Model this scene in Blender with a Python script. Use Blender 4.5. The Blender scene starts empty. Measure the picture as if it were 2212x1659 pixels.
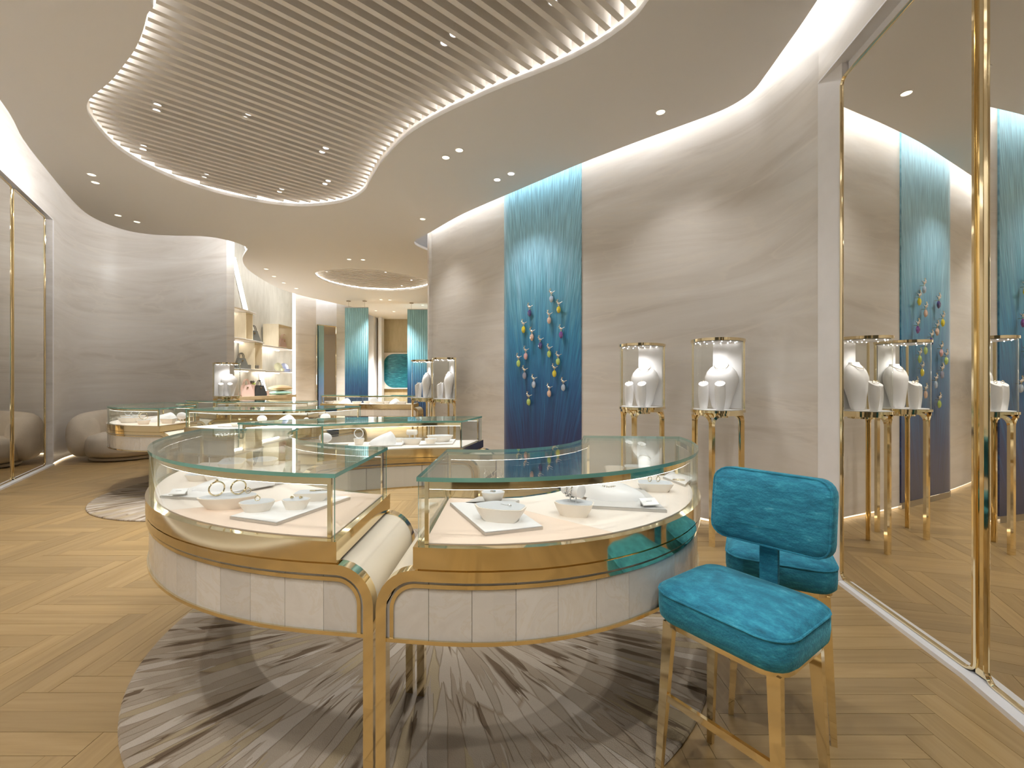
import bpy, bmesh, math, random
from mathutils import Vector, Matrix, Euler
random.seed(7)
SC = bpy.context.scene
COL = SC.collection
PI = math.pi
# ------------------------------------------------------------------ camera, world, exposure
W, H_, F = 2212.0, 1659.0, 960.0
CX, CY, CAMH = 1106.0, 829.5, 1.25
ZC = 3.55                                   # ceiling height
cam_d = bpy.data.cameras.new('camera'); cam = bpy.data.objects.new('camera', cam_d); COL.objects.link(cam)
cam_d.sensor_width = 36; cam_d.lens = 36 * F / W; cam_d.clip_start = .02; cam_d.clip_end = 100
cam.location = (0, 0, CAMH); cam.rotation_euler = (PI / 2, 0, 0); SC.camera = cam
wd = bpy.data.worlds.new('world'); SC.world = wd; wd.use_nodes = True
wd.node_tree.nodes['Background'].inputs[0].default_value = (.9, .85, .78, 1)
wd.node_tree.nodes['Background'].inputs[1].default_value = .05
SC.view_settings.view_transform = 'Standard'; SC.view_settings.look = 'None'
SC.view_settings.gamma = 1; SC.view_settings.use_curve_mapping = False
SC.view_settings.exposure = 1.42
SC.cycles.transparent_max_bounces = 28; SC.cycles.max_bounces = 9
SC.cycles.diffuse_bounces = 6; SC.cycles.glossy_bounces = 5; SC.cycles.adaptive_threshold = .03; SC.cycles.sample_clamp_indirect = 4
SC.cycles.caustics_reflective = False; SC.cycles.caustics_refractive = False
SPOT_W, COVE, RECESS, CASE = 34.0, 15.5, 4.5, 6.0   # lamp strengths

def P(x, y, z=0.0):                          # pixel -> point on the horizontal plane z
    d = F * (CAMH - z) / (y - CY)
    return Vector(((x - CX) * d / F, d, z))
def PD(x, y, d):                             # pixel -> point at depth d
    return Vector(((x - CX) * d / F, d, CAMH - (y - CY) * d / F))
def PX(x, d, z): return Vector(((x - CX) * d / F, d, z))

# ------------------------------------------------------------------ materials
MATS = {}
def newmat(name):
    m = bpy.data.materials.new(name); m.use_nodes = True
    nt = m.node_tree; b = nt.nodes['Principled BSDF']; MATS[name] = m
    return m, nt, b
def N(nt, t, **kw):
    n = nt.nodes.new(t)
    for k, v in kw.items():
        if k.startswith('i_'):
            kk = k[2:]; kk = int(kk) if kk.isdigit() else kk.replace('_', ' ')
            n.inputs[kk].default_value = v
        else: setattr(n, k, v)
    return n
def ramp(nt, stops, interp='LINEAR'):
    r = nt.nodes.new('ShaderNodeValToRGB'); e = r.color_ramp.elements; r.color_ramp.interpolation = interp
    while len(e) < len(stops): e.new(.5)
    for k, (p, c) in enumerate(stops): e[k].position = p; e[k].color = (*c, 1)
    return r
def plain(name, c, rough=.5, metal=0.0, spec=.5, bump=0, bscale=200, var=0, coat=0, sheen=0):
    m, nt, b = newmat(name)
    b.inputs['Base Color'].default_value = (*c, 1); b.inputs['Roughness'].default_value = rough
    b.inputs['Metallic'].default_value = metal; b.inputs['Specular IOR Level'].default_value = spec
    b.inputs['Coat Weight'].default_value = coat; b.inputs['Sheen Weight'].default_value = sheen
    tc = None
    if var or bump: tc = N(nt, 'ShaderNodeTexCoord')
    if var:
        n = N(nt, 'ShaderNodeTexNoise', i_Scale=6.0, i_Detail=4.0); nt.links.new(tc.outputs['Object'], n.inputs['Vector'])
        r = ramp(nt, [(.3, tuple(v * (1 - var) for v in c)), (.7, tuple(min(1, v * (1 + var)) for v in c))])
        nt.links.new(n.outputs['Fac'], r.inputs[0]); nt.links.new(r.outputs[0], b.inputs['Base Color'])
    if bump:
        n = N(nt, 'ShaderNodeTexNoise', i_Scale=float(bscale), i_Detail=3.0); nt.links.new(tc.outputs['Object'], n.inputs['Vector'])
        bp = N(nt, 'ShaderNodeBump', i_Strength=float(bump), i_Distance=.004); nt.links.new(n.outputs['Fac'], bp.inputs['Height'])
        nt.links.new(bp.outputs[0], b.inputs['Normal'])
    return m
def emit(name, c, s):
    m, nt, b = newmat(name)
    b.inputs['Base Color'].default_value = (*c, 1); b.inputs['Emission Color'].default_value = (*c, 1)
    b.inputs['Emission Strength'].default_value = s
    return m

plain('gold', (.86, .73, .47), .07, 1.0)
plain('gold_dark', (.60, .48, .27), .15, 1.0)
plain('silver', (.85, .84, .82), .12, 1.0)
plain('steel_edge', (.55, .54, .52), .3, 1.0)
plain('mirror', (.86, .83, .77), .005, 1.0)
plain('ceiling_paint', (.865, .865, .87), .75, bump=.02)
plain('slat_paint', (.85, .83, .80), .6)
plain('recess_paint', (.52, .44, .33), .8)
plain('white_paint', (.86, .86, .88), .4, var=.03)
plain('cream_leather', (.72, .65, .52), .38, bump=.08, bscale=260)
plain('deck_cream', (.83, .75, .67), .55, bump=.05, bscale=300)
plain('deck_peach', (.82, .66, .54), .5, bump=.05, bscale=300)
plain('white_board', (.86, .85, .85), .35)
plain('grey_board', (.62, .60, .58), .35)
plain('riser_side', (.86, .80, .71), .45)
plain('riser_top', (.63, .65, .68), .5)
plain('bust_white', (.87, .86, .86), .32)
plain('card_white', (.9, .9, .9), .4)
plain('print_grey', (.35, .35, .35), .6)
plain('bench_veneer', (.55, .45, .29), .4, var=.1)
plain('niche_white', (.86, .84, .83), .5)
plain('dark_leather', (.10, .10, .085), .4, var=.2)
plain('black_leather', (.05, .052, .055), .35)
plain('pink_leather', (.74, .55, .50), .4, var=.06)
plain('taupe_box', (.42, .36, .32), .4)
plain('olive_box', (.14, .13, .11), .4)
plain('tan_cushion', (.62, .48, .30), .8, bump=.2)
plain('aqua_cushion', (.42, .72, .70), .8, bump=.2)
plain('yellow_plate', (.66, .67, .48), .2, var=.25)
plain('blue_plate', (.42, .48, .72), .2, var=.25)
plain('boucle', (.62, .55, .45), .95, bump=.6, bscale=120, var=.06)
plain('boucle_base', (.60, .54, .44), .6)
plain('black_joint', (.02, .018, .015), .5)
plain('bronze_lid', (.25, .2, .14), .5)
plain('sub_floor', (.12, .08, .045), .8)
plain('frame_pale', (.78, .70, .62), .5)
plain('backdrop_wall', (.76, .73, .69), .7)
for nm, c in dict(gem_blue=(.50, .62, .78), gem_yellow=(.80, .68, .04), gem_navy=(.06, .05, .22), gem_peach=(.82, .58, .46),
                  gem_green=(.50, .70, .18), gem_pink=(.80, .48, .50), gem_purple=(.20, .06, .34), gem_grey=(.34, .36, .48)).items():
    plain(nm, c, .08, 0, .9, coat=1)
emit('cove_led', (1, .985, .965), COVE); emit('cove_led_wide', (1, .985, .965), COVE * 2.1); emit('recess_led', (1, .96, .91), RECESS); emit('case_led', (1, .96, .93), CASE)
emit('lens_warm', (1, .93, .66), 1.0); emit('lens_white', (1, .98, .94), 1.6); emit('led_bar', (1, .98, .95), 3.0)
emit('led_dot', (1, .97, .93), 9.0); emit('base_led', (1, .88, .66), .8); emit('shelf_led', (1, .97, .93), 4.0)

def m_glass():
    m, nt, b = newmat('glass'); nt.nodes.remove(b)
    o = nt.nodes['Material Output']
    t = N(nt, 'ShaderNodeBsdfTransparent'); t.inputs[0].default_value = (.972, .985, .98, 1)
    g = N(nt, 'ShaderNodeBsdfGlossy'); g.inputs['Roughness'].default_value = .0; g.inputs[0].default_value = (.95, 1, .98, 1)
    lw = N(nt, 'ShaderNodeLayerWeight'); lw.inputs['Blend'].default_value = .5
    pw = N(nt, 'ShaderNodeMath', operation='POWER'); pw.inputs[1].default_value = 5.0; nt.links.new(lw.outputs['Facing'], pw.inputs[0])
    f = N(nt, 'ShaderNodeMath', operation='MULTIPLY_ADD'); f.inputs[1].default_value = .80; f.inputs[2].default_value = .022; nt.links.new(pw.outputs[0], f.inputs[0])
    mx = N(nt, 'ShaderNodeMixShader')
    nt.links.new(f.outputs[0], mx.inputs[0]); nt.links.new(t.outputs[0], mx.inputs[1]); nt.links.new(g.outputs[0], mx.inputs[2])
    nt.links.new(mx.outputs[0], o.inputs[0])
m_glass()
def m_edge():
    m, nt, b = newmat('glass_edge')
    b.inputs['Base Color'].default_value = (.16, .40, .34, 1); b.inputs['Roughness'].default_value = .12
    b.inputs['Transmission Weight'].default_value = .25
m_edge()

def m_marble():
    m, nt, b = newmat('marble')
    geo = N(nt, 'ShaderNodeNewGeometry')
    mp = N(nt, 'ShaderNodeMapping'); mp.inputs['Scale'].default_value = (.35, .35, 2.6); mp.inputs['Rotation'].default_value = (.05, .07, 0)
    nt.links.new(geo.outputs['Position'], mp.inputs[0])
    n1 = N(nt, 'ShaderNodeTexNoise', i_Scale=1.3, i_Detail=7.0, i_Roughness=.6, i_Distortion=1.2)
    nt.links.new(mp.outputs[0], n1.inputs['Vector'])
    r1 = ramp(nt, [(.28, (.60, .555, .50)), (.46, (.70, .665, .62)), (.56, (.73, .70, .66)), (.72, (.80, .78, .745))]); nt.links.new(n1.outputs['Fac'], r1.inputs[0])
    n2 = N(nt, 'ShaderNodeTexNoise', i_Scale=.8, i_Detail=5.0, i_Roughness=.5, i_Distortion=2.0)
    nt.links.new(mp.outputs[0], n2.inputs['Vector'])
    r2 = ramp(nt, [(.46, (0, 0, 0)), (.5, (.6, .6, .6)), (.515, (0, 0, 0))]); nt.links.new(n2.outputs['Fac'], r2.inputs[0])
    mx = N(nt, 'ShaderNodeMixRGB', blend_type='MIX'); mx.inputs[2].default_value = (.76, .72, .66, 1)
    nt.links.new(r2.outputs[0], mx.inputs[0]); nt.links.new(r1.outputs[0], mx.inputs[1])
    nt.links.new(mx.outputs[0], b.inputs['Base Color']); b.inputs['Roughness'].default_value = .3
m_marble()
def m_plaster(name, a, c, rough=.7, sc=(3, 3, .6)):
    m, nt, b = newmat(name)
    geo = N(nt, 'ShaderNodeNewGeometry'); mp = N(nt, 'ShaderNodeMapping'); mp.inputs['Scale'].default_value = sc
    nt.links.new(geo.outputs['Position'], mp.inputs[0])
    n = N(nt, 'ShaderNodeTexNoise', i_Scale=4.0, i_Detail=8.0, i_Roughness=.65); nt.links.new(mp.outputs[0], n.inputs['Vector'])
    r = ramp(nt, [(.3, a), (.7, c)]); nt.links.new(n.outputs['Fac'], r.inputs[0]); nt.links.new(r.outputs[0], b.inputs['Base Color'])
    b.inputs['Roughness'].default_value = rough
m_plaster('niche_plaster', (.56, .54, .47), (.68, .66, .59))
m_plaster('tan_plaster', (.42, .34, .20), (.52, .43, .27))
m_plaster('veneer', (.62, .54, .38), (.70, .62, .46), .5, (12, 12, 1.2))

def m_wood():
    m, nt, b = newmat('oak')
    uv = N(nt, 'ShaderNodeUVMap'); oi = N(nt, 'ShaderNodeObjectInfo'); ge = N(nt, 'ShaderNodeNewGeometry')
    add = N(nt, 'ShaderNodeMath', operation='ADD'); nt.links.new(oi.outputs['Random'], add.inputs[0]); nt.links.new(ge.outputs['Random Per Island'], add.inputs[1])
    fr = N(nt, 'ShaderNodeMath', operation='FRACT'); nt.links.new(add.outputs[0], fr.inputs[0])
    off = N(nt, 'ShaderNodeMath', operation='MULTIPLY'); off.inputs[1].default_value = 37.0; nt.links.new(fr.outputs[0], off.inputs[0])
    cb = N(nt, 'ShaderNodeCombineXYZ'); nt.links.new(off.outputs[0], cb.inputs[0]); nt.links.new(off.outputs[0], cb.inputs[1])
    va = N(nt, 'ShaderNodeVectorMath', operation='ADD'); nt.links.new(uv.outputs[0], va.inputs[0]); nt.links.new(cb.outputs[0], va.inputs[1])
    mp = N(nt, 'ShaderNodeMapping'); mp.inputs['Scale'].default_value = (1.6, 26, 1); nt.links.new(va.outputs[0], mp.inputs[0])
    n1 = N(nt, 'ShaderNodeTexNoise', i_Scale=1.0, i_Detail=6.0, i_Roughness=.6, i_Distortion=.6); nt.links.new(mp.outputs[0], n1.inputs['Vector'])
    r1 = ramp(nt, [(.25, (.285, .185, .073)), (.5, (.355, .238, .102)), (.75, (.40, .28, .132))]); nt.links.new(n1.outputs['Fac'], r1.inputs[0])
    hs = N(nt, 'ShaderNodeHueSaturation'); nt.links.new(r1.outputs[0], hs.inputs['Color'])
    mr = N(nt, 'ShaderNodeMapRange'); mr.inputs[3].default_value = .86; mr.inputs[4].default_value = 1.12; nt.links.new(fr.outputs[0], mr.inputs[0])
    nt.links.new(mr.outputs[0], hs.inputs['Value']); nt.links.new(hs.outputs[0], b.inputs['Base Color'])
    b.inputs['Roughness'].default_value = .38
    bp = N(nt, 'ShaderNodeBump', i_Strength=.06, i_Distance=.002); nt.links.new(n1.outputs['Fac'], bp.inputs['Height']); nt.links.new(bp.outputs[0], b.inputs['Normal'])
m_wood()

def m_rug():
    m, nt, b = newmat('rug_pile')
    tc = N(nt, 'ShaderNodeTexCoord'); sp = N(nt, 'ShaderNodeSeparateXYZ')
    nz = N(nt, 'ShaderNodeTexNoise', i_Scale=3.0, i_Detail=3.0); nt.links.new(tc.outputs['Object'], nz.inputs['Vector'])
    dn = N(nt, 'ShaderNodeVectorMath', operation='MULTIPLY_ADD'); dn.inputs[1].default_value = (.035, .035, 0)
    nt.links.new(nz.outputs['Color'], dn.inputs[0]); nt.links.new(tc.outputs['Object'], dn.inputs[2])
    nt.links.new(dn.outputs[0], sp.inputs[0])
    at = N(nt, 'ShaderNodeMath', operation='ARCTAN2'); nt.links.new(sp.outputs[0], at.inputs[0]); nt.links.new(sp.outputs[1], at.inputs[1])
    ln = N(nt, 'ShaderNodeVectorMath', operation='LENGTH'); nt.links.new(dn.outputs[0], ln.inputs[0])
    an = N(nt, 'ShaderNodeMath', operation='MULTIPLY'); an.inputs[1].default_value = 34.0; nt.links.new(at.outputs[0], an.inputs[0])
    jn = N(nt, 'ShaderNodeTexNoise', i_Scale=1.0, i_Detail=1.0, noise_dimensions='1D'); nt.links.new(an.outputs[0], jn.inputs['W'])
    def layer(ka, kr, per):
        # stroke bands: the angular frequency grows from band to band, so the strokes keep their width
        br = N(nt, 'ShaderNodeMath', operation='MULTIPLY'); br.inputs[1].default_value = per; nt.links.new(ln.outputs['Value'], br.inputs[0])
        bj = N(nt, 'ShaderNodeMath', operation='MULTIPLY_ADD'); bj.inputs[1].default_value = .9; nt.links.new(jn.outputs['Fac'], bj.inputs[0]); nt.links.new(br.outputs[0], bj.inputs[2])
        bf = N(nt, 'ShaderNodeMath', operation='FLOOR'); nt.links.new(bj.outputs[0], bf.inputs[0])
        fq = N(nt, 'ShaderNodeMath', operation='MULTIPLY'); fq.inputs[1].default_value = ka / per; nt.links.new(bf.outputs[0], fq.inputs[0])
        a0 = N(nt, 'ShaderNodeMath', operation='MULTIPLY'); nt.links.new(at.outputs[0], a0.inputs[0]); nt.links.new(fq.outputs[0], a0.inputs[1])
        a = N(nt, 'ShaderNodeMath', operation='MULTIPLY_ADD'); a.inputs[1].default_value = 13.7; nt.links.new(bf.outputs[0], a.inputs[0]); nt.links.new(a0.outputs[0], a.inputs[2])
        r = N(nt, 'ShaderNodeMath', operation='MULTIPLY'); r.inputs[1].default_value = kr; nt.links.new(ln.outputs['Value'], r.inputs[0])
        c = N(nt, 'ShaderNodeCombineXYZ'); nt.links.new(a.outputs[0], c.inputs[0]); nt.links.new(r.outputs[0], c.inputs[1])
        v = N(nt, 'ShaderNodeTexVoronoi', i_Scale=1.0, i_Randomness=1.0); v.voronoi_dimensions = '2D'
        nt.links.new(c.outputs[0], v.inputs['Vector']); return v
    v1, v2 = layer(22.0, 2.4, 2.3), layer(26.0, 3.0, 1.9)
    s1 = N(nt, 'ShaderNodeSeparateColor'); nt.links.new(v1.outputs['Color'], s1.inputs[0])
    s2 = N(nt, 'ShaderNodeSeparateColor'); nt.links.new(v2.outputs['Color'], s2.inputs[0])
    r1 = ramp(nt, [(0, (.37, .31, .24)), (.35, (.44, .375, .30)), (.6, (.34, .275, .205)), (.78, (.39, .315, .205)), (.9, (.49, .43, .36))], 'CONSTANT')
    nt.links.new(s1.outputs[0], r1.inputs[0])
    r2 = ramp(nt, [(0, (1, 1, 1)), (.20, (0, 0, 0))], 'CONSTANT'); nt.links.new(s2.outputs[0], r2.inputs[0])
    edge = ramp(nt, [(.30, (1, 1, 1)), (.5, (0, 0, 0))]); nt.links.new(v2.outputs['Distance'], edge.inputs[0])
    mu = N(nt, 'ShaderNodeMath', operation='MULTIPLY'); nt.links.new(r2.outputs[0], mu.inputs[0]); nt.links.new(edge.outputs[0], mu.inputs[1])
    mx = N(nt, 'ShaderNodeMixRGB'); mx.inputs[2].default_value = (.16, .115, .075, 1)
    nt.links.new(mu.outputs[0], mx.inputs[0]); nt.links.new(r1.outputs[0], mx.inputs[1])
    # carved seams between strokes
    e1 = N(nt, 'ShaderNodeTexVoronoi', i_Scale=1.0, feature='DISTANCE_TO_EDGE'); e1.voronoi_dimensions = '2D'
    nt.links.new(v1.inputs['Vector'].links[0].from_socket, e1.inputs['Vector'])
    sr = ramp(nt, [(.0, (.72, .67, .6)), (.05, (1, 1, 1))]); nt.links.new(e1.outputs['Distance'], sr.inputs[0])
    m2 = N(nt, 'ShaderNodeMixRGB', blend_type='MULTIPLY'); m2.inputs[0].default_value = 1; nt.links.new(mx.outputs[0], m2.inputs[1]); nt.links.new(sr.outputs[0], m2.inputs[2])
    nt.links.new(m2.outputs[0], b.inputs['Base Color']); b.inputs['Roughness'].default_value = 1; b.inputs['Specular IOR Level'].default_value = .1
    fn = N(nt, 'ShaderNodeTexNoise', i_Scale=260.0, i_Detail=2.0); nt.links.new(tc.outputs['Object'], fn.inputs['Vector'])
    sm = N(nt, 'ShaderNodeMath', operation='MULTIPLY_ADD'); sm.inputs[1].default_value = .35; nt.links.new(fn.outputs['Fac'], sm.inputs[0])
    sb = N(nt, 'ShaderNodeRGBToBW'); nt.links.new(sr.outputs[0], sb.inputs[0]); nt.links.new(sb.outputs[0], sm.inputs[2])
    bp = N(nt, 'ShaderNodeBump', i_Strength=.7, i_Distance=.012); nt.links.new(sm.outputs[0], bp.inputs['Height']); nt.links.new(bp.outputs[0], b.inputs['Normal'])
m_rug()

def m_pearl():
    m, nt, b = newmat('pearl')
    geo = N(nt, 'ShaderNodeNewGeometry'); oi = N(nt, 'ShaderNodeObjectInfo')
    n = N(nt, 'ShaderNodeTexNoise', i_Scale=7.0, i_Detail=6.0, i_Roughness=.6, i_Distortion=1.5)
    ad = N(nt, 'ShaderNodeVectorMath', operation='ADD'); nt.links.new(geo.outputs['Position'], ad.inputs[0])
    cb = N(nt, 'ShaderNodeCombineXYZ'); mu = N(nt, 'ShaderNodeMath', operation='MULTIPLY'); mu.inputs[1].default_value = 20.0
    nt.links.new(oi.outputs['Random'], mu.inputs[0]); nt.links.new(mu.outputs[0], cb.inputs[2]); nt.links.new(cb.outputs[0], ad.inputs[1])
    nt.links.new(ad.outputs[0], n.inputs['Vector'])
    r = ramp(nt, [(.3, (.66, .63, .58)), (.5, (.71, .685, .64)), (.535, (.68, .64, .57)), (.57, (.715, .69, .645)), (.8, (.75, .73, .69))]); nt.links.new(n.outputs['Fac'], r.inputs[0])
    hs = N(nt, 'ShaderNodeHueSaturation'); mr = N(nt, 'ShaderNodeMapRange'); mr.inputs[3].default_value = .9; mr.inputs[4].default_value = 1.08
    nt.links.new(oi.outputs['Random'], mr.inputs[0]); nt.links.new(mr.outputs[0], hs.inputs['Value']); nt.links.new(r.outputs[0], hs.inputs['Color'])
    nt.links.new(hs.outputs[0], b.inputs['Base Color']); b.inputs['Roughness'].default_value = .22; b.inputs['Coat Weight'].default_value = .5
m_pearl()

def m_velvet():
    m, nt, b = newmat('teal_velvet')
    tc = N(nt, 'ShaderNodeTexCoord'); mp = N(nt, 'ShaderNodeMapping'); mp.inputs['Scale'].default_value = (10, 15, 40); nt.links.new(tc.outputs['Object'], mp.inputs[0])
    n = N(nt, 'ShaderNodeTexNoise', i_Scale=2.0, i_Detail=8.0, i_Roughness=.7); nt.links.new(mp.outputs[0], n.inputs['Vector'])
    r = ramp(nt, [(.28, (.008, .11, .18)), (.48, (.014, .185, .29)), (.62, (.03, .28, .40)), (.76, (.16, .46, .60))]); nt.links.new(n.outputs['Fac'], r.inputs[0])
    nt.links.new(r.outputs[0], b.inputs['Base Color']); b.inputs['Roughness'].default_value = .85
    b.inputs['Sheen Weight'].default_value = .6; b.inputs['Sheen Tint'].default_value = (.25, .75, .9, 1); b.inputs['Sheen Roughness'].default_value = .4
    n2 = N(nt, 'ShaderNodeTexNoise', i_Scale=180.0, i_Detail=2.0); nt.links.new(tc.outputs['Object'], n2.inputs['Vector'])
    bp = N(nt, 'ShaderNodeBump', i_Strength=.5, i_Distance=.004); nt.links.new(n2.outputs['Fac'], bp.inputs['Height']); nt.links.new(bp.outputs[0], b.inputs['Normal'])
m_velvet()

def m_ombre(name, stops, fan, zspan, rough=.38, wide=1.25):
    """dyed silk: pale at the top to navy at the foot, threads fanning out from a low centre (local x across, z up)"""
    m, nt, b = newmat(name)
    tc = N(nt, 'ShaderNodeTexCoord'); sp = N(nt, 'ShaderNodeSeparateXYZ'); nt.links.new(tc.outputs['Object'], sp.inputs[0])
    zz = N(nt, 'ShaderNodeMath', operation='DIVIDE'); zz.inputs[1].default_value = zspan; nt.links.new(sp.outputs[2], zz.inputs[0])
    # fan coordinate: x / (1 + k*(1-z))
    k = N(nt, 'ShaderNodeMath', operation='MULTIPLY_ADD'); k.inputs[1].default_value = fan; k.inputs[2].default_value = 1.0 - fan * .28
    nt.links.new(zz.outputs[0], k.inputs[0])
    mx0 = N(nt, 'ShaderNodeMath', operation='MAXIMUM'); mx0.inputs[1].default_value = .35; nt.links.new(k.outputs[0], mx0.inputs[0])
    fx = N(nt, 'ShaderNodeMath', operation='DIVIDE'); nt.links.new(sp.outputs[0], fx.inputs[0]); nt.links.new(mx0.outputs[0], fx.inputs[1])
    cb = N(nt, 'ShaderNodeCombineXYZ'); s1 = N(nt, 'ShaderNodeMath', operation='MULTIPLY'); s1.inputs[1].default_value = 38.0 / wide
    nt.links.new(fx.outputs[0], s1.inputs[0]); nt.links.new(s1.outputs[0], cb.inputs[0])
    s2 = N(nt, 'ShaderNodeMath', operation='MULTIPLY'); s2.inputs[1].default_value = .7; nt.links.new(sp.outputs[2], s2.inputs[0]); nt.links.new(s2.outputs[0], cb.inputs[2])
    n = N(nt, 'ShaderNodeTexNoise', i_Scale=1.0, i_Detail=7.0, i_Roughness=.72); nt.links.new(cb.outputs[0], n.inputs['Vector'])
    ma = N(nt, 'ShaderNodeMath', operation='MULTIPLY_ADD'); ma.inputs[1].default_value = .5; nt.links.new(n.outputs['Fac'], ma.inputs[0])
    sb = N(nt, 'ShaderNodeMath', operation='SUBTRACT'); sb.inputs[1].default_value = .25; nt.links.new(zz.outputs[0], sb.inputs[0]); nt.links.new(sb.outputs[0], ma.inputs[2])
    r = ramp(nt, stops); nt.links.new(ma.outputs[0], r.inputs[0])
    fine = N(nt, 'ShaderNodeTexNoise', i_Scale=5.0, i_Detail=2.0); nt.links.new(cb.outputs[0], fine.inputs['Vector'])
    fr = ramp(nt, [(.35, (.62, .68, .74)), (.65, (1.18, 1.17, 1.13))]); nt.links.new(fine.outputs['Fac'], fr.inputs[0])
    mm = N(nt, 'ShaderNodeMixRGB', blend_type='MULTIPLY'); mm.inputs[0].default_value = 1
    nt.links.new(r.outputs[0], mm.inputs[1]); nt.links.new(fr.outputs[0], mm.inputs[2]); nt.links.new(mm.outputs[0], b.inputs['Base Color'])
    b.inputs['Roughness'].default_value = rough; b.inputs['Specular IOR Level'].default_value = .5; b.inputs['Sheen Weight'].default_value = .2
    bp = N(nt, 'ShaderNodeBump', i_Strength=.15, i_Distance=.004); nt.links.new(fine.outputs['Fac'], bp.inputs['Height']); nt.links.new(bp.outputs[0], b.inputs['Normal'])
m_ombre('ombre_silk', [(.02, (.020, .022, .07)), (.16, (.022, .045, .16)), (.32, (.020, .13, .33)), (.48, (.03, .25, .46)), (.62, (.14, .42, .57)), (.78, (.33, .62, .78)), (.98, (.36, .75, .95))], 1.6, 3.7)
m_ombre('ombre_hanging', [(.1, (.012, .035, .10)), (.34, (.02, .10, .26)), (.46, (.04, .20, .36)), (.58, (.16, .42, .50)), (.75, (.30, .58, .66)), (.98, (.28, .52, .57))], 0.0, 3.4, wide=.8)
def m_sea():
    m, nt, b = newmat('sea_print')
    tc = N(nt, 'ShaderNodeTexCoord'); mp = N(nt, 'ShaderNodeMapping'); mp.inputs['Scale'].default_value = (5, 5, 34); nt.links.new(tc.outputs['Object'], mp.inputs[0])
    n = N(nt, 'ShaderNodeTexNoise', i_Scale=1.0, i_Detail=4.0, i_Distortion=1.0); nt.links.new(mp.outputs[0], n.inputs['Vector'])
    r = ramp(nt, [(.3, (.005, .08, .13)), (.55, (.01, .17, .22)), (.75, (.10, .36, .40))]); nt.links.new(n.outputs['Fac'], r.inputs[0])
    nt.links.new(r.outputs[0], b.inputs['Base Color']); b.inputs['Roughness'].default_value = .3
m_sea()

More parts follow.
